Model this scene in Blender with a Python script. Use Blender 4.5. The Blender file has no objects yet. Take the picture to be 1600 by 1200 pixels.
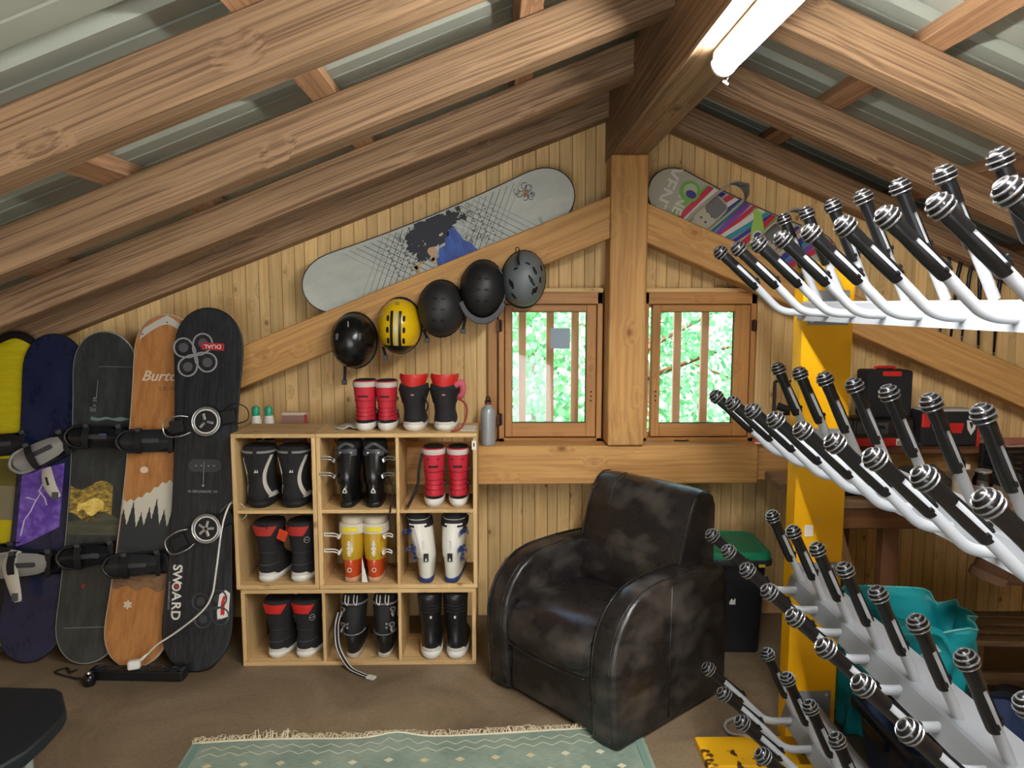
import bpy, math, random
from mathutils import Vector, Matrix, noise
random.seed(7)
SC = bpy.context.scene
COL = SC.collection
PI = math.pi
R = math.radians

# ------------------------------------------------------------------ camera, world, sun, exposure
cam_d = bpy.data.cameras.new('camera'); cam = bpy.data.objects.new('camera', cam_d); COL.objects.link(cam)
cam_d.sensor_fit = 'HORIZONTAL'; cam_d.sensor_width = 36.0; cam_d.lens = 36.0*1172/1600
cam_d.clip_start = 0.02; cam_d.clip_end = 200
cam.location = (0, 0, 1.6); cam.rotation_euler = (R(90-6.1), 0, R(-1.07))
SC.camera = cam
w = bpy.data.worlds.new('world'); SC.world = w; w.use_nodes = True
_bg = w.node_tree.nodes['Background']
_sky = w.node_tree.nodes.new('ShaderNodeTexSky'); _sky.sky_type = 'NISHITA'; _sky.sun_disc = False
_sky.sun_elevation = R(48); _sky.sun_rotation = R(200); _sky.air_density = 1.0; _sky.dust_density = 1.5
w.node_tree.links.new(_sky.outputs[0], _bg.inputs[0]); _bg.inputs[1].default_value = 1.25
sun_d = bpy.data.lights.new('sun', 'SUN'); sun_d.energy = 8.0; sun_d.angle = R(1.0); sun_d.color = (1, .95, .86)
sun = bpy.data.objects.new('sun', sun_d); COL.objects.link(sun)
sun.rotation_euler = (R(38), 0, R(-18))
SC.view_settings.view_transform = 'Standard'; SC.view_settings.look = 'None'
SC.view_settings.exposure = 0.8; SC.view_settings.gamma = 1.0
SC.view_settings.use_curve_mapping = False
TUBE_EMIT = 105.0
try:
    SC.cycles.use_denoising = True
    SC.cycles.max_bounces = 8; SC.cycles.diffuse_bounces = 4
    SC.cycles.sample_clamp_indirect = 6.0
except Exception:
    pass

# added cool soft fill behind the viewer; no doorway is built there
fill_d = bpy.data.lights.new('fill_light', 'AREA'); fill_d.shape = 'RECTANGLE'; fill_d.size = 2.4; fill_d.size_y = 1.7; fill_d.energy = 50; fill_d.color = (.88, .95, 1)
fill = bpy.data.objects.new('fill_light', fill_d); COL.objects.link(fill); fill.location = (-.5, -2.5, .7); fill.rotation_euler = (R(101), 0, R(-4))
# ------------------------------------------------------------------ materials
def lin(c):
    return tuple((x/12.92 if x <= .04045 else ((x+.055)/1.055)**2.4) for x in c[:3])
def rgb(r, g, b):
    return lin((r/255, g/255, b/255)) + (1,)
def newmat(name):
    m = bpy.data.materials.new(name); m.use_nodes = True
    return m, m.node_tree.nodes, m.node_tree.links, m.node_tree.nodes['Principled BSDF']
MC = {}
def plain(name, c, rough=.5, metal=0., bump=0., bscale=80, var=.0, spec=None, coat=0):
    if name in MC: return MC[name]
    m, N, L, B = newmat(name)
    B.inputs['Base Color'].default_value = rgb(*c); B.inputs['Roughness'].default_value = rough
    B.inputs['Metallic'].default_value = metal
    if spec is not None: B.inputs['Specular IOR Level'].default_value = spec
    if coat: B.inputs['Coat Weight'].default_value = coat
    if bump or var:
        tc = N.new('ShaderNodeTexCoord'); nz = N.new('ShaderNodeTexNoise')
        nz.inputs['Scale'].default_value = bscale; nz.inputs['Detail'].default_value = 5
        L.new(tc.outputs['Object'], nz.inputs['Vector'])
        if bump:
            b = N.new('ShaderNodeBump'); b.inputs['Strength'].default_value = bump; b.inputs['Distance'].default_value = .004
            L.new(nz.outputs[0], b.inputs['Height']); L.new(b.outputs[0], B.inputs['Normal'])
        if var:
            mx = N.new('ShaderNodeMix'); mx.data_type = 'RGBA'
            a = rgb(*[x*(1-var) for x in c]); d = rgb(*[min(255, x*(1+var)) for x in c])
            mx.inputs['A'].default_value = a; mx.inputs['B'].default_value = d
            n2 = N.new('ShaderNodeTexNoise'); n2.inputs['Scale'].default_value = bscale*.12; n2.inputs['Detail'].default_value = 6
            L.new(tc.outputs['Object'], n2.inputs['Vector'])
            L.new(n2.outputs[0], mx.inputs['Factor']); L.new(mx.outputs['Result'], B.inputs['Base Color'])
    MC[name] = m
    return m
def wood(name, light, dark, knot=(110, 65, 30), fine=34, contrast=.5, rough=.6, knots=.5, tone=.25, kscale=1.0, gate=.45, wave=4.5):
    """grain runs along the local X axis; every object gets its own offset"""
    m, N, L, B = newmat(name)
    tc = N.new('ShaderNodeTexCoord'); oi = N.new('ShaderNodeObjectInfo')
    off = N.new('ShaderNodeVectorMath'); off.operation = 'SCALE'; off.inputs[0].default_value = (37, 53, 71)
    L.new(oi.outputs['Random'], off.inputs['Scale'])
    ad = N.new('ShaderNodeVectorMath'); ad.operation = 'ADD'
    L.new(tc.outputs['Object'], ad.inputs[0]); L.new(off.outputs[0], ad.inputs[1])
    # knots
    kmap = N.new('ShaderNodeMapping'); kmap.inputs['Scale'].default_value = (6*kscale, 9*kscale, 9*kscale)
    L.new(ad.outputs[0], kmap.inputs['Vector'])
    vo = N.new('ShaderNodeTexVoronoi'); vo.inputs['Scale'].default_value = 1.0; vo.feature = 'F1'
    L.new(kmap.outputs[0], vo.inputs['Vector'])
    kr = N.new('ShaderNodeMapRange'); kr.inputs['From Min'].default_value = .05; kr.inputs['From Max'].default_value = .16
    kr.inputs['To Min'].default_value = 1; kr.inputs['To Max'].default_value = 0
    L.new(vo.outputs['Distance'], kr.inputs['Value'])
    halo = N.new('ShaderNodeMapRange'); halo.inputs['From Min'].default_value = 0; halo.inputs['From Max'].default_value = .38
    halo.inputs['To Min'].default_value = 1; halo.inputs['To Max'].default_value = 0
    L.new(vo.outputs['Distance'], halo.inputs['Value'])
    gs_ = N.new('ShaderNodeSeparateColor'); L.new(vo.outputs['Color'], gs_.inputs[0])
    gt = N.new('ShaderNodeMath'); gt.operation = 'GREATER_THAN'; gt.inputs[1].default_value = gate; L.new(gs_.outputs[0], gt.inputs[0])
    def gated(src):
        g = N.new('ShaderNodeMath'); g.operation = 'MULTIPLY'; L.new(src.outputs[0], g.inputs[0]); L.new(gt.outputs[0], g.inputs[1]); return g
    kr = gated(kr); halo = gated(halo)
    # fine grain, bent around the knots
    gm = N.new('ShaderNodeMapping'); gm.inputs['Scale'].default_value = (.75, 1, 1)
    L.new(ad.outputs[0], gm.inputs['Vector'])
    wv = N.new('ShaderNodeTexNoise'); wv.inputs['Scale'].default_value = 1.6; wv.inputs['Detail'].default_value = 2
    L.new(gm.outputs[0], wv.inputs['Vector'])
    gm2 = N.new('ShaderNodeMapping'); gm2.inputs['Scale'].default_value = (.9, fine, fine)
    L.new(ad.outputs[0], gm2.inputs['Vector'])
    bend = N.new('ShaderNodeMath'); bend.operation = 'MULTIPLY_ADD'; bend.inputs[1].default_value = 2.2
    L.new(halo.outputs[0], bend.inputs[0]); 
    w2 = N.new('ShaderNodeMath'); w2.operation = 'MULTIPLY'; w2.inputs[1].default_value = wave
    L.new(wv.outputs[0], w2.inputs[0]); L.new(w2.outputs[0], bend.inputs[2])
    a2 = N.new('ShaderNodeVectorMath'); a2.operation = 'ADD'
    L.new(gm2.outputs[0], a2.inputs[0]); L.new(bend.outputs[0], a2.inputs[1])
    nz = N.new('ShaderNodeTexNoise'); nz.inputs['Scale'].default_value = 1.0; nz.inputs['Detail'].default_value = 4; nz.inputs['Roughness'].default_value = .62
    L.new(a2.outputs[0], nz.inputs['Vector'])
    cr = N.new('ShaderNodeMapRange'); cr.inputs['From Min'].default_value = .37; cr.inputs['From Max'].default_value = .58
    cr.inputs['To Min'].default_value = contrast; cr.inputs['To Max'].default_value = 0
    L.new(nz.outputs[0], cr.inputs['Value'])
    mx = N.new('ShaderNodeMix'); mx.data_type = 'RGBA'; mx.inputs['A'].default_value = rgb(*light); mx.inputs['B'].default_value = rgb(*dark)
    L.new(cr.outputs[0], mx.inputs['Factor'])
    # broad tone patches and board-to-board tone
    bt = N.new('ShaderNodeMapRange'); bt.inputs['To Min'].default_value = 1-tone; bt.inputs['To Max'].default_value = 1+tone*.35
    L.new(oi.outputs['Random'], bt.inputs['Value'])
    bn = N.new('ShaderNodeMapRange'); bn.inputs['From Min'].default_value = .3; bn.inputs['From Max'].default_value = .7
    bn.inputs['To Min'].default_value = .82; bn.inputs['To Max'].default_value = 1.1
    L.new(wv.outputs[0], bn.inputs['Value'])
    mm = N.new('ShaderNodeMath'); mm.operation = 'MULTIPLY'; L.new(bt.outputs[0], mm.inputs[0]); L.new(bn.outputs[0], mm.inputs[1])
    sc = N.new('ShaderNodeVectorMath'); sc.operation = 'SCALE'
    L.new(mx.outputs['Result'], sc.inputs[0]); L.new(mm.outputs[0], sc.inputs['Scale'])
    kf = N.new('ShaderNodeMath'); kf.operation = 'MULTIPLY'; kf.inputs[1].default_value = knots; L.new(kr.outputs[0], kf.inputs[0])
    hf = N.new('ShaderNodeMath'); hf.operation = 'MULTIPLY'; hf.inputs[1].default_value = knots*.22; L.new(halo.outputs[0], hf.inputs[0])
    tf = N.new('ShaderNodeMath'); tf.operation = 'MAXIMUM'; L.new(kf.outputs[0], tf.inputs[0]); L.new(hf.outputs[0], tf.inputs[1])
    mk = N.new('ShaderNodeMix'); mk.data_type = 'RGBA'; mk.inputs['B'].default_value = rgb(*knot)
    L.new(tf.outputs[0], mk.inputs['Factor']); L.new(sc.outputs[0], mk.inputs['A'])
    L.new(mk.outputs['Result'], B.inputs['Base Color'])
    B.inputs['Roughness'].default_value = rough; B.inputs['Specular IOR Level'].default_value = .3
    bp = N.new('ShaderNodeBump'); bp.inputs['Strength'].default_value = .25; bp.inputs['Distance'].default_value = .002
    L.new(nz.outputs[0], bp.inputs['Height']); L.new(bp.outputs[0], B.inputs['Normal'])
    return m
M_raft = wood('rafter_wood', (168, 136, 104), (96, 70, 50), (82, 52, 36), fine=120, contrast=.8, knots=.8, tone=.18, kscale=.75, gate=.8, wave=3.5)
M_batten = wood('batten_wood', (180, 138, 102), (116, 80, 58), (90, 55, 35), fine=70, contrast=.6, knots=.6, tone=.2)
M_beam = wood('beam_wood', (212, 164, 102), (164, 112, 62), (120, 66, 34), fine=60, contrast=.55, knots=.8, tone=.12, kscale=.85)
M_plank = wood('plank_wood', (238, 204, 144), (206, 162, 102), (136, 88, 48), fine=70, contrast=.55, knots=.85, tone=.14, kscale=1.25, gate=.4)
M_sash = wood('window_wood', (200, 146, 88), (160, 108, 60), (120, 66, 34), fine=70, contrast=.5, knots=.15, tone=.08, rough=.45)
M_shelf = wood('shelf_wood', (224, 190, 136), (184, 142, 90), (118, 72, 40), fine=60, contrast=.5, knots=.75, tone=.1, kscale=1.3)
M_outer = wood('outdoor_slat_wood', (236, 178, 146), (214, 146, 112), (120, 66, 34), fine=22, contrast=.5, knots=.2, tone=.1)
M_bench = wood('bench_wood', (150, 124, 98), (104, 80, 60), (70, 48, 34), fine=24, contrast=.6, knots=.6, tone=.15)
M_dkwood = wood('brown_wood', (120, 82, 54), (82, 54, 36), (50, 34, 24), fine=24, contrast=.6, knots=.5, tone=.15)

def floor_mat():
    m, N, L, B = newmat('worn_concrete')
    tc = N.new('ShaderNodeTexCoord')
    n1 = N.new('ShaderNodeTexNoise'); n1.inputs['Scale'].default_value = 2.2; n1.inputs['Detail'].default_value = 8; n1.inputs['Roughness'].default_value = .62; n1.inputs['Distortion'].default_value = .6
    n2 = N.new('ShaderNodeTexNoise'); n2.inputs['Scale'].default_value = 70; n2.inputs['Detail'].default_value = 3
    n3 = N.new('ShaderNodeTexVoronoi'); n3.inputs['Scale'].default_value = 9
    for n in (n1, n2, n3): L.new(tc.outputs['Object'], n.inputs['Vector'])
    cr = N.new('ShaderNodeValToRGB'); e = cr.color_ramp.elements
    e[0].position = .3; e[0].color = rgb(98, 82, 64); e[1].position = .72; e[1].color = rgb(144, 127, 103)
    x = e.new(.5); x.color = rgb(124, 107, 84)
    L.new(n1.outputs[0], cr.inputs[0])
    sp = N.new('ShaderNodeMapRange'); sp.inputs['From Min'].default_value = .0; sp.inputs['From Max'].default_value = .09; sp.inputs['To Min'].default_value = .55; sp.inputs['To Max'].default_value = 0
    L.new(n3.outputs['Distance'], sp.inputs['Value'])
    mx = N.new('ShaderNodeMix'); mx.data_type = 'RGBA'; mx.inputs['B'].default_value = rgb(86, 68, 50)
    L.new(sp.outputs[0], mx.inputs['Factor']); L.new(cr.outputs[0], mx.inputs['A'])
    m2 = N.new('ShaderNodeMix'); m2.data_type = 'RGBA'; m2.blend_type = 'OVERLAY'; m2.inputs['Factor'].default_value = .3
    L.new(mx.outputs['Result'], m2.inputs['A']); L.new(n2.outputs[0], m2.inputs['B'])
    L.new(m2.outputs['Result'], B.inputs['Base Color']); B.inputs['Roughness'].default_value = .62
    bp = N.new('ShaderNodeBump'); bp.inputs['Strength'].default_value = .25; bp.inputs['Distance'].default_value = .003
    L.new(n2.outputs[0], bp.inputs['Height']); L.new(bp.outputs[0], B.inputs['Normal'])
    return m
M_floor = floor_mat()
M_sheet = plain('roof_sheet_metal', (158, 164, 152), .42, .0, var=.05, bscale=20)
M_wallp = plain('backing_board', (150, 122, 84), .8)
M_plaster = plain('side_wall_boards', (190, 160, 115), .8, var=.1, bscale=20)
def leather():
    m, N, L, B = newmat('worn_black_leather')
    tc = N.new('ShaderNodeTexCoord')
    n1 = N.new('ShaderNodeTexNoise'); n1.inputs['Scale'].default_value = 5; n1.inputs['Detail'].default_value = 7; n1.inputs['Roughness'].default_value = .58
    n2 = N.new('ShaderNodeTexVoronoi'); n2.inputs['Scale'].default_value = 260
    n3 = N.new('ShaderNodeTexNoise'); n3.inputs['Scale'].default_value = 3.0; n3.inputs['Detail'].default_value = 3
    mp = N.new('ShaderNodeMapping'); mp.inputs['Scale'].default_value = (1, 1, 1.6)
    L.new(tc.outputs['Object'], mp.inputs[0])
    for n in (n1, n2): L.new(mp.outputs[0], n.inputs['Vector'])
    L.new(tc.outputs['Object'], n3.inputs['Vector'])
    cr = N.new('ShaderNodeValToRGB'); e = cr.color_ramp.elements
    e[0].position = .5; e[0].color = rgb(34, 31, 30); e[1].position = .8; e[1].color = rgb(84, 78, 72)
    L.new(n1.outputs[0], cr.inputs[0]); L.new(cr.outputs[0], B.inputs['Base Color'])
    rr = N.new('ShaderNodeMapRange'); rr.inputs['From Min'].default_value = .35; rr.inputs['From Max'].default_value = .7; rr.inputs['To Min'].default_value = .2; rr.inputs['To Max'].default_value = .42
    L.new(n1.outputs[0], rr.inputs['Value']); L.new(rr.outputs[0], B.inputs['Roughness'])
    mm = N.new('ShaderNodeMath'); mm.operation = 'MULTIPLY_ADD'; mm.inputs[1].default_value = .12; L.new(n2.outputs['Distance'], mm.inputs[0]); L.new(n3.outputs[0], mm.inputs[2])
    bp = N.new('ShaderNodeBump'); bp.inputs['Strength'].default_value = .25; bp.inputs['Distance'].default_value = .008
    L.new(mm.outputs[0], bp.inputs['Height']); L.new(bp.outputs[0], B.inputs['Normal'])
    return m
M_leather = leather()
M_blk = plain('black_plastic', (24, 24, 26), .38)
M_blkm = plain('black_matte', (20, 20, 22), .7, bump=.3, bscale=300)
M_blkfab = plain('black_fabric', (30, 30, 33), .85, bump=.5, bscale=400)
M_gry = plain('dark_grey_plastic', (74, 78, 82), .5)
M_sil = plain('silver_metal', (200, 202, 205), .28, .9)
M_alu = plain('brushed_aluminium', (176, 180, 184), .4, .7)
M_wht = plain('white_plastic', (226, 224, 216), .45)
M_whtrub = plain('white_rubber', (222, 220, 214), .6)
M_red = plain('red_fabric', (198, 40, 58), .6, bump=.2, bscale=200)
M_redp = plain('red_plastic', (200, 38, 34), .45)
M_yel = plain('yellow_paint', (246, 182, 8), .42, var=.04, bscale=30)
M_rackw = plain('white_paint', (172, 177, 184), .38)
def glass(name='window_glass'):
    m, N, L, B = newmat(name); N.remove(B)
    o = N['Material Output']; t = N.new('ShaderNodeBsdfTransparent'); g = N.new('ShaderNodeBsdfGlossy'); g.inputs['Roughness'].default_value = .03
    f = N.new('ShaderNodeFresnel'); f.inputs['IOR'].default_value = 1.45; mx = N.new('ShaderNodeMixShader')
    t.inputs[0].default_value = (.93, .97, .97, 1)
    L.new(f.outputs[0], mx.inputs[0]); L.new(t.outputs[0], mx.inputs[1]); L.new(g.outputs[0], mx.inputs[2]); L.new(mx.outputs[0], o.inputs[0])
    return m
M_glass = glass()
def emit(name, c, s):
    m, N, L, B = newmat(name)
    B.inputs['Base Color'].default_value = rgb(240, 240, 240); B.inputs['Emission Color'].default_value = c + (1,); B.inputs['Emission Strength'].default_value = s
    return m
M_tube = emit('lit_tube', (1, .975, .93), TUBE_EMIT)

# ------------------------------------------------------------------ mesh helpers
class MB:
    def __init__(s): s.v = []; s.f = []; s.mi = []; s.m = 0
    def add(s, vs, fs):
        o = len(s.v); s.v += [tuple(v) for v in vs]
        for f in fs: s.f.append(tuple(i+o for i in f)); s.mi.append(s.m)
        return s
    def box(s, x0, x1, y0, y1, z0, z1, M=None):
        vs = [Vector((x, y, z)) for x in (x0, x1) for y in (y0, y1) for z in (z0, z1)]
        if M is not None: vs = [M @ v for v in vs]
        return s.add(vs, [(0, 1, 3, 2), (4, 6, 7, 5), (0, 4, 5, 1), (2, 3, 7, 6), (0, 2, 6, 4), (1, 5, 7, 3)])
    def loft(s, rings, cap0=True, cap1=True, closed=True):
        n = len(rings[0]); vs = [p for r in rings for p in r]; fs = []
        for i in range(len(rings)-1):
            for j in range(n if closed else n-1):
                k = (j+1) % n
                fs.append((i*n+j, i*n+k, (i+1)*n+k, (i+1)*n+j))
        if cap0: fs.append(tuple(range(n-1, -1, -1)))
        if cap1: fs.append(tuple((len(rings)-1)*n+j for j in range(n)))
        return s.add(vs, fs)
    def tube(s, pts, r, seg=8, closed=False, cap=True):
        pts = [Vector(p) for p in pts]; rings = []; n = len(pts)
        rs = r if isinstance(r, (list, tuple)) else [r]*n
        t0 = None; up = None
        for i, p in enumerate(pts):
            a = pts[i-1] if (i > 0 or closed) else p; b = pts[(i+1) % n] if (i < n-1 or closed) else p
            t = (b-a).normalized()
            if up is None:
                up = t.orthogonal().normalized()
            else:
                q = t0.rotation_difference(t); up = (q @ up).normalized()
            t0 = t; bi = t.cross(up)
            rings.append([p+(up*math.cos(2*PI*k/seg)+bi*math.sin(2*PI*k/seg))*rs[i] for k in range(seg)])
        if closed: rings.append(rings[0]); cap = False
        return s.loft(rings, cap, cap)
    def lathe(s, prof, seg=20, M=None, cap=True):
        rings = [[Vector((r*math.cos(2*PI*k/seg), r*math.sin(2*PI*k/seg), z)) for k in range(seg)] for r, z in prof]
        if M is not None: rings = [[M @ p for p in r] for r in rings]
        return s.loft(rings, cap, cap)
    def prism(s, poly, d0, d1, plane='xz', M=None):
        """poly in 2-D, extruded along the third axis from d0 to d1"""
        def P(a, b, d): return Vector((a, d, b)) if plane == 'xz' else (Vector((a, b, d)) if plane == 'xy' else Vector((d, a, b)))
        A = [P(a, b, d0) for a, b in poly]; B = [P(a, b, d1) for a, b in poly]
        if M is not None: A = [M @ p for p in A]; B = [M @ p for p in B]
        n = len(poly)
        return s.add(A+B, [tuple(range(n)), tuple(range(2*n-1, n-1, -1))]+[(i, i+n, (i+1) % n+n, (i+1) % n) for i in range(n)])
    def build(s, name, mat, parent=None, smooth=False, bevel=0, seg=2, loc=None, recalc=True, ang=35):
        me = bpy.data.meshes.new(name); me.from_pydata(s.v, [], s.f)
        for m in (mat if isinstance(mat, (list, tuple)) else [mat]): me.materials.append(m)
        if any(s.mi): me.polygons.foreach_set('material_index', s.mi)
        if recalc:
            import bmesh
            bm = bmesh.new(); bm.from_mesh(me); bmesh.ops.recalc_face_normals(bm, faces=bm.faces); bm.to_mesh(me); bm.free()
        if smooth:
            me.polygons.foreach_set('use_smooth', [True]*len(me.polygons))
            if smooth == 'auto': me.set_sharp_from_angle(angle=R(ang))
        me.update()
        o = bpy.data.objects.new(name, me); COL.objects.link(o)
        if parent is not None: o.parent = parent
        if loc is not None: o.location = loc
        if bevel:
            b = o.modifiers.new('bevel', 'BEVEL'); b.width = bevel; b.segments = seg; b.limit_method = 'ANGLE'; b.angle_limit = R(40)
            b.harden_normals = False
        return o
def tag(o, label=None, cat=None, group=None, kind=None):
    if label: o['label'] = label
    if cat: o['category'] = cat
    if group: o['group'] = group
    if kind: o['kind'] = kind
    return o
def empty(name, loc, rz=0, label=None, cat=None, group=None, kind=None):
    o = bpy.data.objects.new(name, None); COL.objects.link(o); o.location = loc; o.rotation_euler = (0, 0, rz)
    o.empty_display_size = .05
    return tag(o, label, cat, group, kind)
def frame_from(p0, p1, up=Vector((0, 0, 1))):
    x = (Vector(p1)-Vector(p0)).normalized(); y = up.cross(x).normalized(); z = x.cross(y)
    M = Matrix((x, y, z)).transposed().to_4x4(); M.translation = Vector(p0); return M
def beam(name, p0, p1, wy, hz, mat, parent=None, up=Vector((0, 0, 1)), bevel=.004, y0=None, z0=None):
    """a timber from p0 to p1, grain along it; section wy x hz centred on the line unless y0 / z0 give its low side"""
    M = frame_from(p0, p1, up); L = (Vector(p1)-Vector(p0)).length
    ya = -wy/2 if y0 is None else y0; za = -hz/2 if z0 is None else z0
    o = MB().box(0, L, ya, ya+wy, za, za+hz).build(name, mat, parent, bevel=bevel, seg=1)
    o.matrix_local = M
    return o
def text(s, size, mat, name, parent, M, extrude=.0006, shear=0, sx=1.0, bold=0):
    c = bpy.data.curves.new(name, 'FONT'); c.body = s; c.size = size; c.extrude = extrude; c.align_x = 'CENTER'; c.align_y = 'CENTER'
    c.shear = shear; c.offset = bold; c.resolution_u = 3
    t = bpy.data.objects.new('tmp', c); COL.objects.link(t)
    dg = bpy.context.evaluated_depsgraph_get(); me = bpy.data.meshes.new_from_object(t.evaluated_get(dg))
    bpy.data.objects.remove(t); me.materials.clear(); me.materials.append(mat)
    o = bpy.data.objects.new(name, me); COL.objects.link(o); o.parent = parent
    o.matrix_local = M @ Matrix.Diagonal((sx, 1, 1, 1))
    return o
def onxz(x, y, z, rot=0):
    """text frame lying in the XZ plane and read from -Y, turned by rot"""
    return Matrix.Translation((x, y, z)) @ Matrix.Rotation(rot, 4, 'Y') @ Matrix.Rotation(R(90), 4, 'X')
def rr(x0, x1, z0, z1, r, n=4):
    pts = []
    for cx, cz, a0 in ((x1-r, z1-r, 0), (x0+r, z1-r, 90), (x0+r, z0+r, 180), (x1-r, z0+r, 270)):
        for i in range(n+1):
            a = R(a0+90*i/n); pts.append((cx+r*math.cos(a), cz+r*math.sin(a)))
    return pts
def cr(pts, n=6):
    """smooth curve through points"""
    P = [Vector(p) for p in pts]; out = []
    for i in range(len(P)-1):
        a = P[max(i-1, 0)]; b = P[i]; c = P[i+1]; d = P[min(i+2, len(P)-1)]
        for k in range(n):
            t = k/n; out.append(.5*((2*b)+(c-a)*t+(2*a-5*b+4*c-d)*t*t+(3*b-a-3*c+d)*t**3))
    out.append(P[-1]); return out

# ------------------------------------------------------------------ the setting
YB = 3.73
XL, XR, YF = -2.95, 3.3, -2.6
RX = .605                       # ridge line
def roof_bot(x): return (1.6+.666+.39*x) if x < RX else (1.6+.666+.39*RX+.01-.425*(x-RX))
tag(MB().box(XL-.1, XR+.1, YF-.1, 3.95, -.06, 0).build('floor', M_floor), kind='structure')
WIN = [(.0, .512, .905, 1.665), (.703, 1.262, .905, 1.665)]
# back wall: backing with holes + planks
wb = empty('wall_back', (0, 0, 0), kind='structure')
mb = MB()
xs = [XL, WIN[0][0], WIN[0][1], WIN[1][0], WIN[1][1], XR]
for i in range(5):
    hole = i in (1, 3); a, b = xs[i], xs[i+1]
    def pr(pl): mb.prism(pl, YB+.016, YB+.10)
    top = [(x, roof_bot(x)+.215) for x in ([b, RX, a] if a < RX < b else [b, a])]
    if hole:
        pr([(a, 0), (b, 0), (b, .905), (a, .905)]); pr([(a, 1.665), (b, 1.665)]+top)
    else: pr([(a, 0), (b, 0)]+top)
mb.build('backing', M_wallp, wb)
PW = .0635
k = 0; x = XL
while x < XR:
    wd = PW*(1 if k % 3 else .8); x1 = x+wd-.0018
    segs = [(.0, None)]
    for wx0, wx1, wz0, wz1 in WIN:
        if x1 > wx0+.01 and x < wx1-.01: segs = [(.0, wz0), (wz1, None)]
    for z0, z1 in segs:
        xm = (x+x1)/2; z1 = z1 or roof_bot(xm)+.06
        m = MB(); c = .0026; d = .014+random.uniform(0, .0015)
        L = z1-z0; h = (x1-x)/2
        ring = lambda t: [(t, -h, 0), (t, -h, -d+c), (t, -h+c, -d), (t, h-c, -d), (t, h, -d+c), (t, h, 0)]
        m.loft([ring(0), ring(L)])
        o = m.build('plank', M_plank, wb)
        o.matrix_local = Matrix(((0, -1, 0, xm), (0, 0, 1, YB+.0155), (1, 0, 0, z0), (0, 0, 0, 1))) if False else Matrix(((0, 1, 0, xm), (0, 0, 1, YB+.0155), (1, 0, 0, z0), (0, 0, 0, 1)))
    x += wd; k += 1
def wallbox(name, *b): return tag(MB().box(*b).build(name, M_plaster), kind='structure')
wallbox('wall_left', XL-.1, XL, YF, YB+.1, 0, roof_bot(XL)+.15)
wallbox('wall_right', XR, XR+.1, YF, YB+.1, 0, roof_bot(XR)+.15)
m = MB(); m.prism([(XL-.1, 0), (XR+.1, 0), (XR+.1, roof_bot(XR+.1)+.2), (RX, roof_bot(RX)+.2), (XL-.1, roof_bot(XL-.1)+.2)], YF-.1, YF)
tag(m.build('wall_front', M_plaster), kind='structure')

# metal roof sheets, ribs run down the slope
SH = .058+.138
def sheet(name, xa, xb):
    m = MB(); prof = []
    y = YF-.1; per = .333
    while y < 3.9:
        for dy, dz in ((0, 0), (.05, 0), (.054, .004), (.060, .004), (.064, 0), (.150, 0), (.154, .004), (.16, .004), (.164, 0), (.245, 0), (.262, .03), (.30, .03), (.317, 0)):
            prof.append((y+dy, dz))
        y += per
    prof.append((y, 0))
    za, zb = roof_bot(xa)+SH, roof_bot(xb)+SH
    A = [(xa, y, za+d) for y, d in prof]; B = [(xb, y, zb+d) for y, d in prof]
    n = len(A); m.add(A+B, [(i, i+1, n+i+1, n+i) for i in range(n-1)])
    A2 = [(xa, y, za+d+.003) for y, d in prof]; B2 = [(xb, y, zb+d+.003) for y, d in prof]
    m.add(A2+B2, [(i, i+1, n+i+1, n+i) for i in range(n-1)])
    o = m.build(name, M_sheet, recalc=False); return tag(o, kind='structure')
sheet('ceiling', RX-.0, XL-.35); sheet('ceiling', RX, XR+.35)
tag(MB().prism([(RX-.25, roof_bot(RX-.25)+SH+.034), (RX, roof_bot(RX)+SH+.04), (RX+.25, roof_bot(RX+.25)+SH+.034), (RX, roof_bot(RX)+SH+.06)], YF-.1, 4.0).build('trim_1', M_sheet), kind='structure')

# ridge beam, rafters, battens, post, sill, braces
RB0, RB1 = .520, .686
o = beam('ridge_beam', (RX-.002, YF, 2.275), (RX-.002, 3.72, 2.275), RB1-RB0, .33, M_raft, z0=0, bevel=.006)
tag(o, 'heavy squared ridge beam running to the wall along the roof peak', 'beam')
rY = [(3.61, 3.72), (2.965, 3.075), (2.29, 2.4), (1.61, 1.72)]
ords = ['lying against the back wall', 'second from the back wall', 'third from the back wall', 'fourth from the back wall, nearest in view']
for i, (ya, yb) in enumerate(rY):
    for sgn in (-1, 1):
        if sgn < 0:
            p0 = (XL, yb, roof_bot(XL)); p1 = (RB0+.06, yb, roof_bot(XL)+.39*(RB0+.06-XL))
        else:
            p0 = (RB1-.06, yb, roof_bot(RB1)+.425*.06); p1 = (XR, yb, roof_bot(XR))
        h = .138*math.cos(math.atan(.39 if sgn < 0 else .425))
        o = beam('rafter', p0, p1, .11, h, M_raft, y0=-.11, z0=0, bevel=.005)
        side = 'left' if sgn < 0 else 'right'
        tag(o, f'rough sawn rafter of the {side} roof slope, {ords[i]}', 'rafter')
bx = [-2.37, -1.75, -1.13, -.51, .1, 1.29, 1.91, 2.53]
bl = ['roof batten under the metal sheet, lowest on the left slope', 'roof batten under the metal sheet at the far left, second from the eaves', 'roof batten crossing above the rafters with a pale chamfered end, left slope', 'roof batten above the rafters, middle of the left slope', 'roof batten above the rafters nearest the ridge on the left slope',
      'roof batten above the rafters nearest the ridge on the right slope', 'second roof batten from the ridge on the right slope', 'roof batten lowest on the right slope']
for x, l in zip(bx, bl):
    s = .39 if x < RX else -.425
    up = Vector((-s, 0, 1)).normalized()
    o = beam('batten', (x, YF, roof_bot(x)+.138), (x, 3.74, roof_bot(x)+.138), .075, .056, M_batten, up=up, z0=0, bevel=.002)
    tag(o, l, 'batten', 'roof battens')
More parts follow.
